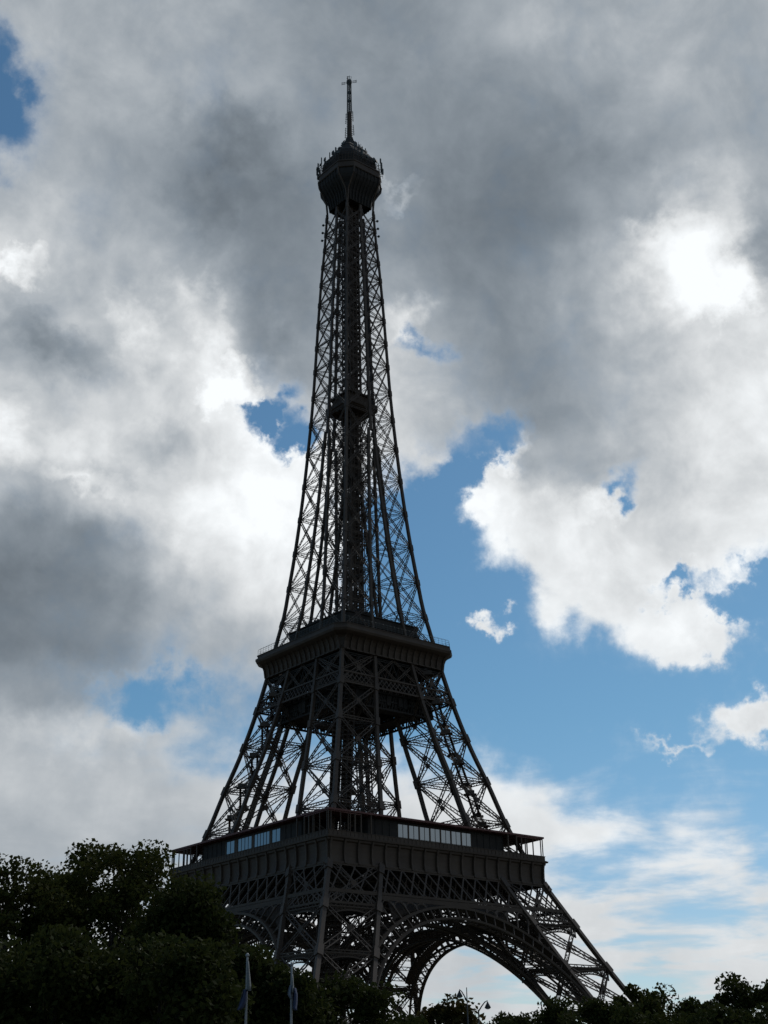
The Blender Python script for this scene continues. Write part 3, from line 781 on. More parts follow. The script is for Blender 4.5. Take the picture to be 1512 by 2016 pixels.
pa = MB(); pa.ring([(20.35, 115.6), (20.35, 116.5), (20.5, 116.52), (20.5, 116.7), (20.1, 116.7), (20.15, 116.5), (20.15, 115.6)], 2.5)
pa.build('parapet', M_IRON, second_o)
rl = MB()
for k in range(4):
    t = MB()
    for x in np.arange(-18.2, 18.3, 1.3):
        t.poly([(x, -20.0, 116.7), (x, -20.0, 118.4), (x, -19.6, 118.8)], 0.05)
    for zz in (117.3, 117.9, 118.4): t.bar((-18.2, -20.0, zz), (18.2, -20.0, zz), 0.04)
    t.bar((-18.2, -19.6, 118.8), (18.2, -19.6, 118.8), 0.05)
    t = turned(t, k); n = len(rl.v); rl.v += t.v; rl.f += [tuple(i+n for i in f) for f in t.f]
rl.build('railing', M_ANT, second_o)
ki = MB()                                                   # low shops and lift housings on the deck, upper deck above
ki.ring([(12.9, 115.32), (12.9, 119.6), (14.0, 119.8), (14.0, 120.3), (13.6, 120.35), (13.6, 122.6), (13.9, 122.7), (13.9, 123.0), (9.0, 123.3)], 1.5)
ki.box(-12.5, 12.5, -12.5, 12.5, 119.5, 119.9)
ki.box(-9, 9, -9, 9, 119.9, 124.6); ki.box(-7.5, -3, -11.5, -9.02, 123.1, 124.9); ki.box(9.02, 11.6, -6, 3, 123.1, 124.6); ki.box(-11, -9.02, 2, 8, 123.1, 125); 
for sx in (-1, 1):
    for s in np.arange(-13, 13.1, 1.3):
        for q_ in ((sx*13.75, s), (s, sx*13.75)): ki.bar((q_[0], q_[1], 122.9), (q_[0], q_[1], 124.2), .07)
    for q_ in (((sx*13.75, -12.5), (sx*13.75, 12.5)), ((-12.5, sx*13.75), (12.5, sx*13.75))): ki.bar((*q_[0], 124.2), (*q_[1], 124.2), .07)
ki.build('upper_deck', M_DECK, second_o)

# ------------------------------------------------------------------ the shaft
sh = MB(); gus = MB(); ZM = 184.0
for sx in (-1, 1):
    for sy in (-1, 1):
        for z0, z1 in zip(SHAFT, SHAFT[1:]):
            w = 0.62 if z0 < 190 else 0.46
            for fi, (ca, cb) in enumerate(FACES):
                if z0 > 186 and fi > 1: continue
                A0, A1 = Vector(chord(*ca, z0, sx, sy)), Vector(chord(*ca, z1, sx, sy))
                B0, B1 = Vector(chord(*cb, z0, sx, sy)), Vector(chord(*cb, z1, sx, sy))
                if z0 > 180:                               # inner posts merge into one on the middle of each face
                    for V in (A0, A1) if fi < 2 else ():
                        if fi == 0: V.x = sx*min(abs(V.x), .3)
                        else: V.y = sy*min(abs(V.y), .3)
                nrm = (B0-A0).cross(A1-A0).normalized()
                for p, q in ((A0, B1), (B0, A1)):
                    d = (q-p).normalized(); laced(sh, p, q, w if fi < 2 else w*.6, d.cross(nrm), 0.17 if fi < 2 else .12, 0.08)
                laced(sh, A0, B0, w*.9, (0, 0, 1), .15, .09)
            laced(sh, chord(0, 0, z0, sx, sy), chord(1, 1, z0, sx, sy), .5, (0, 0, 1), .14, .08)
shaft = sh.build('shaft', M_IRON, tower)
for sx in (-1, 1):
    for sy in (-1, 1):
        mb = MB(); zs = np.linspace(116, 267, 50)
        for a, b in zip(zs, zs[1:]):
            w = 0.82 - 0.26*(a-116)/150
            mb.bar(chord(1, 1, a, sx, sy), chord(1, 1, b, sx, sy), w, w, (1, 0, 0))
        for z in SHAFT[1:]:
            w = 1.05 - 0.3*(z-116)/150; mb.bar(chord(1, 1, z-.9, sx, sy), chord(1, 1, z+.9, sx, sy), w, w, (1, 0, 0))
        mb.build('corner_post', M_IRON, shaft)
        for i, j in ((0, 1), (1, 0), (0, 0)):
            mb = MB(); zs = np.linspace(116, ZM if (i, j) != (0, 0) else 188, 24)
            for a, b in zip(zs, zs[1:]): mb.bar(chord(i, j, a, sx, sy), chord(i, j, b, sx, sy), 0.72, 0.72, (1, 0, 0))
            for z in SHAFT[1:7]: mb.bar(chord(i, j, z-.8, sx, sy), chord(i, j, z+.8, sx, sy), .95, .95, (1, 0, 0))
            mb.build('inner_post', M_IRON, shaft)
for k in range(4):
    mb = MB(); zs = np.linspace(ZM-.5, 267, 24)
    for a, b in zip(zs, zs[1:]): mb.bar((0, -half(a), a), (0, -half(b), b), 0.85, 0.6, (1, 0, 0))
    for z in SHAFT[7:]: mb.bar((0, -half(z-.8), z-.8), (0, -half(z+.8), z+.8), 1.3, .7, (1, 0, 0))
    turned(mb, k).build('middle_post', M_IRON, shaft)
co = MB()                                                   # lift guides and spiral stair in the core
for x in (-1.9, -0.7, 0.7, 1.9):
    for y in (-1.9, -0.6, 0.6, 1.9):
        if abs(x) < 1 and abs(y) < 1: continue
        co.bar((x, y, 116), (x, y, 272), 0.34)
for z in np.arange(117, 271, 1.9):
    for y in (-1.9, 1.9):
        co.bar((-1.9, y, z), (1.9, y, z), .3, .2, (0, 0, 1)); co.bar((y, -1.9, z), (y, 1.9, z), .3, .2, (0, 0, 1))
        co.bar((-1.9, y, z), (1.9, y, z+1.9), .16); co.bar((y, -1.9, z+1.9), (y, 1.9, z), .16)
    if rng.random() < .75:
        co.box(-1.2, 1.2, -1.2, 1.2, z, z+1.5)
for z in np.arange(118, 268, 0.42):                          # stair treads winding up beside the guides
    t = z*2.1; c = Vector((-3.1, 1.2, z)); co.bar(c, c + Vector((1.0*math.cos(t), 1.0*math.sin(t), 0)), .3, .06, (0, 0, 1))
    if int(z*2.4) % 3 == 0: co.bar(c + Vector((1.0*math.cos(t), 1.0*math.sin(t), 0)), c + Vector((1.0*math.cos(t), 1.0*math.sin(t), 1.1)), .08)
for x, y in ((3.0, -1.2), (1.4, 3.0), (-2.6, -2.8)):           # counterweight guides and pipes
    co.bar((x, y, 116), (x*.7, y*.7, 272), .3); co.bar((x+.7, y, 116), (x*.7+.5, y*.7, 272), .2)
    for z in np.arange(118, 268, 3.2):
        f = 1-.3*(z-116)/156; co.bar((x*f, y*f, z), (0, 0, z), .2)
co.build('lift_core', M_IRON, shaft)
mp = MB()                                                   # landing half way up
h = 5.6
mp.box(-h, h, -h, h, 192.6, 193.1); mp.ring([(h+.5, 193.1), (h+.5, 194.4), (h+.35, 194.4), (h+.35, 193.1)], 1.0); mp.ring([(h-.2, 192.6), (h+.45, 193.15), (h+.5, 193.3)], 1.0)
mp.box(-4.2, 4.2, -4.2, 4.2, 193.1, 197.4); mp.box(-4.9, 4.9, -4.9, 4.9, 197.4, 197.9)
for s in np.arange(-5.4, 5.5, 1.2):
    for y in (-5.75, 5.75): mp.bar((s, y, 193), (s, y, 197.6), .12); mp.bar((y, s, 193), (y, s, 197.6), .12)
for k in range(26):
    x, y = rng.uniform(-5.2, 5.2, 2); mp.box(x-.5, x+.5, y-.5, y+.5, 191.4+rng.uniform(0, .8), 192.7)
mp.build('middle_landing', M_IRON, tower)

# ------------------------------------------------------------------ summit
su = MB()
su.ring([(5.1, 268.0, .4), (5.3, 270.0, .6), (5.8, 271.7, 1.1), (6.7, 273.3, 2.0), (7.9, 274.8, 2.9), (8.5, 276.0, 3.4), (8.7, 277.0, 3.6), (8.7, 278.0, 3.6)])
su.box(-7, 7, -7, 7, 277.6, 277.9); su.box(-4.9, 4.9, -4.9, 4.9, 269.6, 269.9)
summit = su.build('summit_platform', M_DECK, tower)
fa = MB(); fa.ring([(7.9, 278.0, 3.4), (8.9, 278.02, 3.75), (9.1, 278.2, 3.8), (9.1, 278.6, 3.8), (8.95, 278.65, 3.75), (8.95, 280.3, 3.75), (9.15, 280.35, 3.8), (9.15, 280.75, 3.8), (8.2, 280.8, 3.5)])
fa.build('fascia', M_IRON, summit)
br = MB()
for k in range(4):
    t = MB()
    for x in np.linspace(-4.9, 4.9, 8):
        t.poly([(x*.85, -5.3, 268.2), (x*.9, -5.9, 271.4), (x*.96, -7.1, 273.6), (x, -8.5, 275.8), (x, -8.9, 278.0)], .24, .3, (1, 0, 0))
    t = turned(t, k); n = len(br.v); br.v += t.v; br.f += [tuple(i+n for i in f) for f in t.f]
br.build('console_rib', M_DECK, summit)
for k in range(4):
    for sgn in (-1, 1):                                      # curved brackets from each corner post out to the cut corner
        t = MB(); t.poly([(sgn*5.2, -5.25, 265.5), (sgn*5.2, -5.85, 271.2), (sgn*5.2, -7.2, 273.6), (sgn*5.2, -8.7, 275.9), (sgn*5.25, -9.05, 278.1)], .42, .45, (1, 0, 0))
        turned(t, k).build('corner_bracket', M_IRON, summit)

cg = MB()                                                   # caged gallery and stepped roofs
cg.ring([(7.9, 280.8, 3.0), (7.8, 284.4, 3.0), (7.2, 286.8, 2.6), (6.2, 288.0, 2.0), (5.0, 289.9, 1.2), (4.6, 290.2), (4.3, 291.4), (3.2, 292.8), (2.4, 293.4), (2.2, 295.2), (1.5, 295.8), (1.2, 297.4), (0.2, 297.6)], 0.8)
cg.build('roof_turret', M_DECK, summit)
rl = MB()
for k in range(4):
    t = MB()
    for x in np.arange(-5.2, 5.3, .65): t.bar((x, -8.8, 280.8), (x, -8.6, 284.2), .1)
    for x in np.arange(.3, 3.7, .65): t.bar((5.2+x, -8.8+x, 280.8), (5.2+x, -8.6+x, 284.2), .1)
    for zz in (282, 283.2, 284.2): t.bar((-5.2, -8.7, zz), (5.2, -8.7, zz), .09); t.bar((5.2, -8.7, zz), (8.7, -5.2, zz), .09)
    t = turned(t, k); n = len(rl.v); rl.v += t.v; rl.f += [tuple(i+n for i in f) for f in t.f]
rl.build('cage_lattice', M_IRON, summit)
def antenna(x, y, z0, l, w, foot, dish=False):
    a = MB(); a.bar((x, y, z0-.6), (x, y, z0+l), .1)
    if w > .1: a.bar((x, y, z0+l*.3), (x, y, z0+l*.95), w, w*.55)
    a.bar(foot, (x, y, z0+.25), .1)
    if dish: a.tube([(x, y, z0+.7), (x*1.03, y*1.03, z0+.75), (x*1.06, y*1.06, z0+.8)], [.2, .5, .6], 10)
    return a.build('antenna', M_ANT, summit)
for hh, z0, n, lo, hi in ((8.6, 283.2, 34, 1.4, 4.2), (6.6, 287.4, 24, 1.2, 3.0), (4.9, 289.9, 18, 1.0, 2.6), (2.8, 292.2, 12, .8, 2.4), (1.9, 295.0, 8, .6, 2.2)):
    for k in range(n):
        s = rng.uniform(-hh*.68, hh*.68); x, y = [(s, -hh), (hh, s), (s, hh), (-hh, s)][k % 4]
        o = rng.uniform(.97, 1.08); w = .08 if rng.random() < .4 else rng.uniform(.2, .5)
        antenna(x*o, y*o, z0, rng.uniform(lo, hi), w, (x*.9, y*.9, z0+.2), rng.random() < .3)
for x, y in ((-8.2, 6.6), (-6.7, 8.2), (8.2, -6.7), (6.6, -8.1)):
    antenna(x*1.03, y*1.03, 281.3, 3.6, .55, (x*.9, y*.9, 281.6)); antenna(x*1.0, y*1.0, 284.4, 3.0, .45, (x*.85, y*.85, 284.2))
ms = MB()
ms.tube([(0, 0, 297), (0, 0, 300), (0, 0, 308.3), (0, 0, 308.6)], [.95, .85, .82, .5], 10)
mast = ms.build('mast', M_IRON, tower)
ua = MB()
for z in np.arange(298.6, 308.4, .75):
    for k in range(4):
        t = math.pi/4*(2*k) + .4; c, s = math.cos(t), math.sin(t); l = 1.75 - .04*(z-298)
        if abs(z-303.4) < .5: continue
        ua.bar((0, 0, z), (c*l, s*l, z), .09); ua.bar((c*l - s*.28, s*l + c*.28, z-.1), (c*l + s*.28, s*l - c*.28, z-.1), .09)
        ua.bar((c*(l-.1), s*(l-.1), z-.35), (c*(l-.1), s*(l-.1), z+.35), .12)
ua.build('antenna_array', M_ANT, mast)
um = MB(); q = .52
for x in (-q, q):
    for y in (-q, q): um.bar((x, y, 308.3), (x*.85, y*.85, 321.2), .22)
for i, z in enumerate(np.arange(308.6, 321, .8)):
    for s in (-q, q):
        um.bar((-q, s, z), (q, s, z+.8), .08); um.bar((s, q, z), (s, -q, z+.8), .08); um.bar((-q, s, z), (q, s, z), .08); um.bar((s, -q, z), (s, q, z), .08)
for z in (313.3, 316.9): um.box(-.56, .56, -.56, .56, z, z+.5)
um.bar((0, 0, 308.3), (0, 0, 321.5), .3)
um.build('upper_mast', M_ANT, mast)
tp = MB()
tp.tube([(0, 0, 320.9), (0, 0, 321.4), (0, 0, 322.3), (0, 0, 322.8)], [.6, .95, .9, .3], 10)
for k in range(4):
    t = math.pi/2*k + R_(38); c, s = math.cos(t), math.sin(t)
    for z in (321.3, 321.95): tp.bar((0, 0, z), (c*2.6, s*2.6, z), .1)
    for l in (1.7, 2.2, 2.6): tp.bar((c*l, s*l, 321.0), (c*l, s*l, 322.2), .09)
for k in range(6):
    t = math.pi/3*k; tp.bar((math.cos(t)*.5, math.sin(t)*.5, 322.5), (math.cos(t)*.9, math.sin(t)*.9, 323.9), .07)
tp.bar((0, 0, 322.6), (0, 0, 324.0), .1)
for a, b in ((0, 1), (2, 4), (3, 5)):
    tp.bar((math.cos(math.pi/3*a)*.9, math.sin(math.pi/3*a)*.9, 323.8), (math.cos(math.pi/3*b)*.9, math.sin(math.pi/3*b)*.9, 323.8), .07)
tp.build('dipole_cross', M_ANT, mast)
# floodlights on brackets below the summit
for sx, sy in ((-1, 1), (1, -1)):
    for z in (257, 260, 263):
        fl = MB(); a = half(z); fl.bar((sx*a, sy*a, z), (sx*(a+.75), sy*(a+.75), z), .1); fl.box(sx*(a+.75)-.3, sx*(a+.75)+.3, sy*(a+.75)-.3, sy*(a+.75)+.3, z-.25, z+.25)
        fl.build('floodlight', M_ANT, shaft)

# ------------------------------------------------------------------ trees
def leaf_material(name, dark, light, scale=0.35):
    m = bpy.data.materials.new(name); m.use_nodes = True; nt = m.node_tree; nt.nodes.clear()
    N = nt.nodes.new; L = nt.links.new
    tc = N('ShaderNodeTexCoord'); n = N('ShaderNodeTexNoise'); n.inputs['Scale'].default_value = scale; n.inputs['Detail'].default_value = 4
    L(tc.outputs['Object'], n.inputs['Vector'])
    n2 = N('ShaderNodeTexNoise'); n2.inputs['Scale'].default_value = 6.0; L(tc.outputs['Object'], n2.inputs['Vector'])
    ad = N('ShaderNodeMath'); ad.operation = 'MULTIPLY_ADD'; L(n2.outputs['Fac'], ad.inputs[0]); ad.inputs[1].default_value = 0.5; L(n.outputs['Fac'], ad.inputs[2])
    r = N('ShaderNodeValToRGB'); e = r.color_ramp.elements; e[0].position = 0.55; e[1].position = 0.95
    e[0].color = (*dark, 1); e[1].color = (*light, 1); L(ad.outputs[0], r.inputs[0])
    d = N('ShaderNodeBsdfPrincipled'); d.inputs['Roughness'].default_value = 0.75; d.inputs['Specular IOR Level'].default_value = 0.06; L(r.outputs[0], d.inputs['Base Color'])
    t = N('ShaderNodeBsdfTranslucent'); L(r.outputs[0], t.inputs[0])
    mx = N('ShaderNodeMixShader'); mx.inputs[0].default_value = 0.35; L(d.outputs[0], mx.inputs[1]); L(t.outputs[0], mx.inputs[2])
    o = N('ShaderNodeOutputMaterial'); L(mx.outputs[0], o.inputs[0])
    return m
M_LEAF = leaf_material('plane_tree_leaves', (0.030, 0.038, 0.009), (0.058, 0.062, 0.016))
M_LEAF2 = leaf_material('chestnut_leaves', (0.036, 0.034, 0.010), (0.080, 0.062, 0.020))
M_LEAF3 = leaf_material('dark_leaves', (0.024, 0.032, 0.009), (0.044, 0.052, 0.014))
M_BARK = mat('bark', (0.035, 0.028, 0.022), (0.06, 0.05, 0.04), 2.0, 0.9, 0, 0.3)

def leaf_mesh(name, centres, radii, n, size, seed, m, parent, flat=0.75):
    r = np.random.default_rng(seed)
    C = np.repeat(np.array(centres), n, 0); Rr = np.repeat(np.array(radii), n)
    d = r.normal(size=C.shape); d /= np.linalg.norm(d, axis=1)[:, None]
    rad = Rr * r.random(len(Rr))**0.45
    P = C + d*rad[:, None]*np.array([1, 1, flat])
    k = len(P)
    a = r.normal(size=(k, 3)); a /= np.linalg.norm(a, axis=1)[:, None]
    b = r.normal(size=(k, 3)); b -= a*(a*b).sum(1)[:, None]; b /= np.linalg.norm(b, axis=1)[:, None]
    s = size*r.uniform(.6, 1.35, k)[:, None]
    nrm = np.cross(a, b)
    V = np.stack([P - a*s*.5, P + b*s*.3 + nrm*s*.1 - a*s*.05, P + a*s*.5, P - b*s*.3 + nrm*s*.1 - a*s*.05], 1).reshape(-1, 3)
    me = bpy.data.meshes.new(name); me.vertices.add(len(V)); me.vertices.foreach_set('co', V.ravel().astype(np.float32))
    me.loops.add(4*k); me.loops.foreach_set('vertex_index', np.arange(4*k, dtype=np.int32))
    me.polygons.add(k); me.polygons.foreach_set('loop_start', np.arange(0, 4*k, 4, dtype=np.int32)); me.update(calc_edges=True)
    me.materials.append(m)
    o = bpy.data.objects.new(name, me); COL.objects.link(o); o.parent = parent
    return o

def tree(name, label, group, base, height, spread, seed, m, leaf=0.4, clumps=46, per=230, clump_r=1.5, bottom=0.28, shape=1.0, gap=None, top_bias=0.0):
    """broad crown of leaf clumps carried on limbs; base on the ground"""
    r = np.random.default_rng(seed)
    root = empty(name, base); tag(root, label, 'tree', group)
    zc = height*(1+bottom)/2; rz = height*(1-bottom)/2 - clump_r*.6
    cs, rs = [], []
    tries = 0
    while len(cs) < clumps and tries < 4000:
        tries += 1
        d = r.normal(size=3); d /= np.linalg.norm(d); f = r.uniform(.35, 1.0)**.5
        p = np.array([d[0]*spread*f, d[1]*spread*f, zc + d[2]*rz*f])
        u = (p[2]-height*bottom)/(height*(1-bottom)); lim = spread*(1.0 if u < .55 else max(.25, 1.0-(u-.55)*1.0*shape))
        if math.hypot(p[0], p[1]) > lim: continue
        if gap is not None and any((p[0]-g[0])**2 + (p[2]-g[1])**2 < g[2]**2 for g in gap): continue
        cs.append(p); rs.append(clump_r*r.uniform(.65, 1.25))
    tw = MB()
    tr = max(.18, height*.018); fork = height*bottom*1.05
    top = (r.uniform(-.4, .4), r.uniform(-.4, .4), height*.8)
    tw.tube([(0, 0, -.2), (0, 0, .5), (.05, 0, fork), (top[0]*.5, top[1]*.5, height*.55), top], [tr*1.35, tr, tr*.85, tr*.5, tr*.12], 8)
    for i in range(0, len(cs), 3):
        c = cs[i]; z0 = fork + (height*.5-fork)*r.random()*.8
        z0 = min(z0, c[2]-.3) if c[2] > fork else fork*.9
        mid = (c[0]*.5+r.uniform(-.3, .3), c[1]*.5+r.uniform(-.3, .3), (z0+c[2])/2+.3)
        tw.tube([(0, 0, z0), mid, tuple(c)], [tr*.4, tr*.24, tr*.05], 5)
    tw.build('trunk', M_BARK, None, True)
    bpy.context.view_layer.update()
    t = COL.objects[-1] if False else [o for o in COL.objects if o.name.startswith('trunk') and o.parent is None][-1]
    t.parent = root
    leaf_mesh('crown', cs, rs, per, leaf, seed+100, m, root)
    return root

def plant(px, py, dist, halfw, lift=12):
    """a tree whose top shows at (px, py): returns base and size in metres"""
    p = at(px, py - lift, dist); return (p.x, p.y, 0.0), p.z, halfw/F_PX*math.hypot(dist, p.z)*1.08

G_NEAR = 'big leafy trees in front of the tower on the left'
G_FAR = 'trees along the park at the foot of the tower'
near_trees = [
    # label, px, py, dist, half width px, kind, options
    ('tall broad leafy tree with sky showing through its crown, left of the tower', 238, 1652, 88, 156, M_LEAF, dict(clumps=84, per=320, seed=21, shape=.62, gap=[(.9, 14.2, 1.1), (-2.4, 11.2, .8)])),
    ('leafy tree cut off by the left edge of the photo', 25, 1690, 84, 112, M_LEAF, dict(clumps=56, per=300, seed=12)),
    ('dark round tree overlapping the left corner of the tower gallery', 376, 1714, 76, 66, M_LEAF3, dict(clumps=60, per=330, seed=13, shape=.8)),
    ('slender sparse leafy tree rising between the two broad ones on the left', 132, 1690, 96, 62, M_LEAF, dict(clumps=26, per=170, seed=14)),
    ('shorter dark tree behind the left flagpole', 482, 1868, 72, 70, M_LEAF3, dict(clumps=60, per=320, seed=15, clump_r=1.3, shape=.7)),
    ('low dense tree between the two flagpoles', 566, 1906, 70, 52, M_LEAF3, dict(clumps=46, per=220, seed=16, clump_r=1.1, shape=.7)),
    ('low spreading dark tree in front of the near tower leg', 690, 1926, 78, 92, M_LEAF3, dict(clumps=60, per=220, seed=17, clump_r=1.2, shape=.6, bottom=.2)),
    ('dim tree filling the lower left corner', 120, 1830, 66, 150, M_LEAF3, dict(clumps=70, per=300, seed=18, clump_r=1.5, bottom=.15)),
    ('dim tree below the broad leafy crown on the left', 320, 1815, 64, 140, M_LEAF3, dict(clumps=70, per=300, seed=19, clump_r=1.5, bottom=.15)),
]
for label, px, py, dist, hw, m, k in near_trees:
    base, h, sp = plant(px, py, dist, hw, 22)
    tree('leafy_tree', label, G_NEAR, base, h, sp, m=m, leaf=.31, **k)
base, h, sp = plant(885, 1962, 104, 54)
tree('chestnut_tree', 'small round tree with big separate leaves under the arch, behind the street lamps', None, base, h, sp, 31, M_LEAF2, leaf=.46, clumps=44, per=75, clump_r=1.0, bottom=.3)
far_trees = [
    ('pointed dark evergreen tree left of the right tower leg', 1100, 1946, 150, 34, M_LEAF3, dict(shape=1.3, seed=41)),
    ('low dark tree at the left foot of the right tower leg', 1040, 1994, 165, 60, M_LEAF3, dict(seed=42)),
    ('low bushy tree just right of the arch opening', 985, 1997, 170, 40, M_LEAF3, dict(seed=47)),
    ('dark tree hiding the foot of the right tower leg', 1170, 1966, 140, 62, M_LEAF3, dict(seed=43)),
    ('leafy tree just right of the right tower leg', 1248, 1938, 150, 50, M_LEAF, dict(seed=44)),
    ('loose crowned tree with gaps, second from the right tower leg', 1316, 1940, 155, 44, M_LEAF, dict(seed=45, per=110)),
    ('flat topped dark tree between the loose crowned tree and the tallest tree on the right', 1372, 1954, 150, 46, M_LEAF3, dict(seed=46)),
    ('tallest tree of the right hand row, with a ragged domed top', 1440, 1914, 150, 54, M_LEAF3, dict(seed=48)),
    ('dark tree cut off by the right edge of the photo', 1512, 1938, 145, 50, M_LEAF3, dict(seed=49)),
    ('low dark tree in front of the right hand row', 1290, 1975, 120, 110, M_LEAF3, dict(seed=50, shape=.5)),
    ('low dark tree in front of the tallest tree on the right', 1450, 1968, 118, 100, M_LEAF3, dict(seed=51, shape=.5)),
    ('low tree in front of the chestnut on its left side', 800, 1996, 95, 60, M_LEAF3, dict(seed=52, shape=.5, per=110)),
]
for label, px, py, dist, hw, m, k in far_trees:
    base, h, sp = plant(px, py, dist, hw); k = dict(dict(clumps=44, per=170, clump_r=1.35, bottom=.12), **k)
    tree('park_tree', label, G_FAR, base, h, sp, m=m, leaf=.46, **k)

# ------------------------------------------------------------------ flagpoles with limp flags
M_POLE = mat('white_painted_pole', (0.26, 0.27, 0.28), (0.32, 0.33, 0.34), 1.0, 0.4)
M_WHITE = mat('white_cloth', (0.17, 0.185, 0.19), (0.23, 0.245, 0.25), 0.8, 0.9)
M_NAVY = mat('navy_cloth', (0.035, 0.045, 0.09), (0.05, 0.065, 0.12), 0.8, 0.9)
M_GREYBLUE = mat('grey_blue_cloth', (0.12, 0.15, 0.19), (0.16, 0.19, 0.24), 0.8, 0.9)
def cloth(name, m, parent, dist, rows, depth=.25, seed=0):
    """limp folded cloth: rows of (py, px left, px right) hanging down, with folds in depth and two sides"""
    r = np.random.default_rng(seed); n = 9; V = []; F = []
    o = parent.location
    for i, (py, xl, xr) in enumerate(rows):
        for j in range(n):
            t = j/(n-1); p = at(xl + (xr-xl)*t, py, dist + depth*math.sin(t*7 + i*.35)*(.35+.65*i/len(rows)))
            V.append(tuple(Vector(p)))
    for i in range(len(rows)-1):
        for j in range(n-1): a = i*n+j; F.append((a, a+1, a+n+1, a+n))
    mb = MB(); mb.v = V; mb.f = F
    ob = mb.build(name, m, parent, True); md = ob.modifiers.new('thickness', 'SOLIDIFY'); md.thickness = .02
    return ob
def flagpole(px, py, dist, label, cloths):
    p = at(px, py, dist); root = empty('flagpole', (p.x, p.y, 0)); tag(root, label, 'flagpole', 'flagpoles with limp flags')
    mb = MB(); mb.tube([(p.x, p.y, 0), (p.x, p.y, p.z-.15), (p.x, p.y, p.z)], [.07, .045, .04], 10); mb.tube([(p.x, p.y, p.z), (p.x, p.y, p.z+.07), (p.x, p.y, p.z+.16)], [.05, .09, .02], 10)
    mb.build('pole', M_POLE, root, True)
    mb = MB(); mb.ring([(.22, 0), (.22, .25), (.14, .3), (.0, .31)], .05); mb.v = [(x+p.x, y+p.y, z) for x, y, z in mb.v]; mb.build('pole_base', M_STONE, root)
    for i, (nm, m, rows) in enumerate(cloths): cloth(nm, m, root, dist - .12, rows, seed=i)
flagpole(487, 1884, 58, 'left flagpole, its flag hanging limp with a pale fold above a dark one', [
    ('flag', M_WHITE, [(1892, 487, 489), (1905, 486.5, 490), (1925, 486, 492), (1940, 485.5, 494), (1951, 485, 495.5)]),
    ('flag', M_NAVY, [(1948, 479, 486), (1960, 476, 486), (1972, 472, 485.5), (1982, 469, 482), (1989, 466.5, 474)])])
flagpole(574.5, 1902, 58, 'right flagpole, its flag wrapped round the pole in pale and blue folds', [
    ('flag', M_WHITE, [(1918, 573.5, 576), (1930, 574, 577), (1945, 573.5, 578), (1954, 574, 578)]),
    ('flag', M_GREYBLUE, [(1940, 570, 575), (1950, 567, 575), (1958, 566, 574), (1967, 571, 574)]),
    ('flag', M_NAVY, [(1945, 575, 582), (1958, 576, 585), (1972, 576, 585), (1984, 576, 584), (1989, 580, 585.5)])])

# ------------------------------------------------------------------ street lamps with hanging bell shades
M_LAMP = mat('dark_lamp_metal', (0.03, 0.035, 0.035), (0.045, 0.05, 0.05), 2, 0.5)
M_LGLASS = mat('lamp_glass', (0.4, 0.4, 0.38), (0.5, 0.5, 0.48), 2, 0.3)
def lamp(post_px, top_py, head_px, head_py, dist, label, spike):
    p = at(post_px, top_py, dist); h = at(head_px, head_py, dist)
    root = empty('street_lamp', (p.x, p.y, 0)); tag(root, label, 'street lamp', 'street lamps by the chestnut tree')
    mb = MB(); mb.tube([(p.x, p.y, 0), (p.x, p.y, 1.0), (p.x, p.y, p.z*.6), (p.x, p.y, p.z)], [.12, .09, .065, .03 if spike else .05], 10)
    mb.build('post', M_LAMP, root, True)
    mb = MB(); a = Vector((p.x, p.y, p.z - (.9 if spike else .1))); b = Vector((h.x, h.y, h.z + .12)); up = Vector((0, 0, .16))
    mb.tube([tuple(a), tuple(a.lerp(b, .35) + up*.75), tuple(a.lerp(b, .7) + up*1.15), tuple(b + up*.7), tuple(b)], [.045, .04, .035, .03, .03], 8)
    if spike: mb.tube([tuple(a), tuple(a.lerp(b, .25) + Vector((0, 0, -.05))), tuple(a.lerp(b, .4) + Vector((0, 0, .2)))], [.035, .03, .02], 6)
    mb.build('arm', M_LAMP, root, True)
    mb = MB(); mb.tube([(h.x, h.y, h.z+.16), (h.x, h.y, h.z+.05), (h.x, h.y, h.z-.1), (h.x, h.y, h.z-.24)], [.04, .08, .17, .23], 14); mb.build('lamp_shade', M_LAMP, root, True)
    mb = MB(); mb.tube([(h.x, h.y, h.z-.245), (h.x, h.y, h.z-.30), (h.x, h.y, h.z-.33)], [.19, .14, .04], 12); mb.build('lamp_glass', M_LGLASS, root, True)
lamp(918.5, 1944, 904.5, 1955, 96, 'street lamp with a spiked post, its dark shade hanging to the left', True)
lamp(942, 1988, 960, 1977, 96, 'street lamp on a curved arm, its dark shade hanging to the right', False)

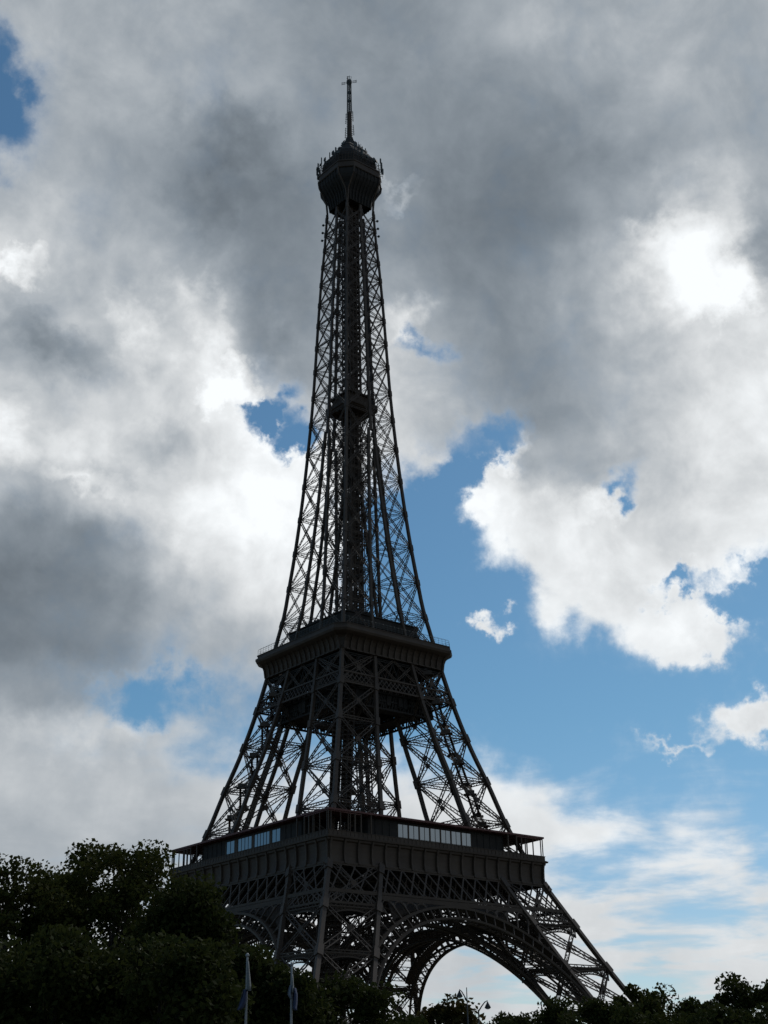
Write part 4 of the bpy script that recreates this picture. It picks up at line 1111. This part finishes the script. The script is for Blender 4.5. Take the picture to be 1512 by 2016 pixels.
# ------------------------------------------------------------------ visitors along the second platform's parapet
def person_mesh():
    J = {'pelvis': (0, 0, .95), 'chest': (.02, 0, 1.3), 'neck': (.03, 0, 1.48), 'head': (.05, 0, 1.64), 'crown': (.04, 0, 1.74),
         'hip_l': (0, .1, .9), 'knee_l': (.03, .11, .5), 'ank_l': (0, .11, .08), 'toe_l': (.16, .12, .04),
         'hip_r': (0, -.1, .9), 'knee_r': (.04, -.11, .5), 'ank_r': (.0, -.12, .08), 'toe_r': (.16, -.13, .04),
         'sh_l': (.02, .19, 1.4), 'el_l': (.12, .26, 1.15), 'wr_l': (.33, .2, 1.12), 'ha_l': (.42, .18, 1.13),
         'sh_r': (.02, -.19, 1.4), 'el_r': (.12, -.26, 1.15), 'wr_r': (.33, -.2, 1.12), 'ha_r': (.42, -.18, 1.13)}
    E = [('pelvis', 'chest'), ('chest', 'neck'), ('neck', 'head'), ('head', 'crown'), ('pelvis', 'hip_l'), ('hip_l', 'knee_l'), ('knee_l', 'ank_l'), ('ank_l', 'toe_l'),
         ('pelvis', 'hip_r'), ('hip_r', 'knee_r'), ('knee_r', 'ank_r'), ('ank_r', 'toe_r'), ('chest', 'sh_l'), ('sh_l', 'el_l'), ('el_l', 'wr_l'), ('wr_l', 'ha_l'),
         ('chest', 'sh_r'), ('sh_r', 'el_r'), ('el_r', 'wr_r'), ('wr_r', 'ha_r')]
    RAD = dict(pelvis=.16, chest=.17, neck=.065, head=.105, crown=.07, hip=.10, knee=.065, ank=.05, toe=.035, sh=.075, el=.05, wr=.035, ha=.035)
    ks = list(J); me = bpy.data.meshes.new('person_body'); me.from_pydata([J[k] for k in ks], [(ks.index(a), ks.index(b)) for a, b in E], [])
    o = bpy.data.objects.new('person', me); COL.objects.link(o)
    md = o.modifiers.new('skin', 'SKIN')
    for i, k in enumerate(ks):
        r = RAD[k.split('_')[0]]; me.skin_vertices[0].data[i].radius = (r, r)
    me.skin_vertices[0].data[0].use_root = True
    o.modifiers.new('sub', 'SUBSURF').levels = 1; o.modifiers['sub'].render_levels = 1
    dg = bpy.context.evaluated_depsgraph_get(); out = bpy.data.meshes.new_from_object(o.evaluated_get(dg))
    bpy.data.objects.remove(o); out.name = 'person_body'; return out
M_COAT = mat('dark_coat', (0.03, 0.03, 0.035), (0.06, 0.05, 0.05), 3.0, 0.9)
_pm = person_mesh(); _pm.materials.clear(); _pm.materials.append(M_COAT)
_r = np.random.default_rng(3)
spots = [(-19.45, y, math.pi) for y in (9.5, 11.2, 12.0, 14.3, 15.1, 16.9)] + [(x, -19.45, -math.pi/2) for x in (6.2, 8.4, 9.3, 11.8, 12.5, 13.6, 15.4, 16.2, 17.1)]
for x, y, a in spots:
    o = bpy.data.objects.new('person', _pm); COL.objects.link(o); s = _r.uniform(.93, 1.07)
    o.location = (x, y, 115.36); o.rotation_euler = (0, 0, a + _r.uniform(-.4, .4)); o.scale = (s, s, s)
    tag(o, 'small dark figure leaning on the parapet of the second platform', 'person', 'visitors at the parapet of the second platform')
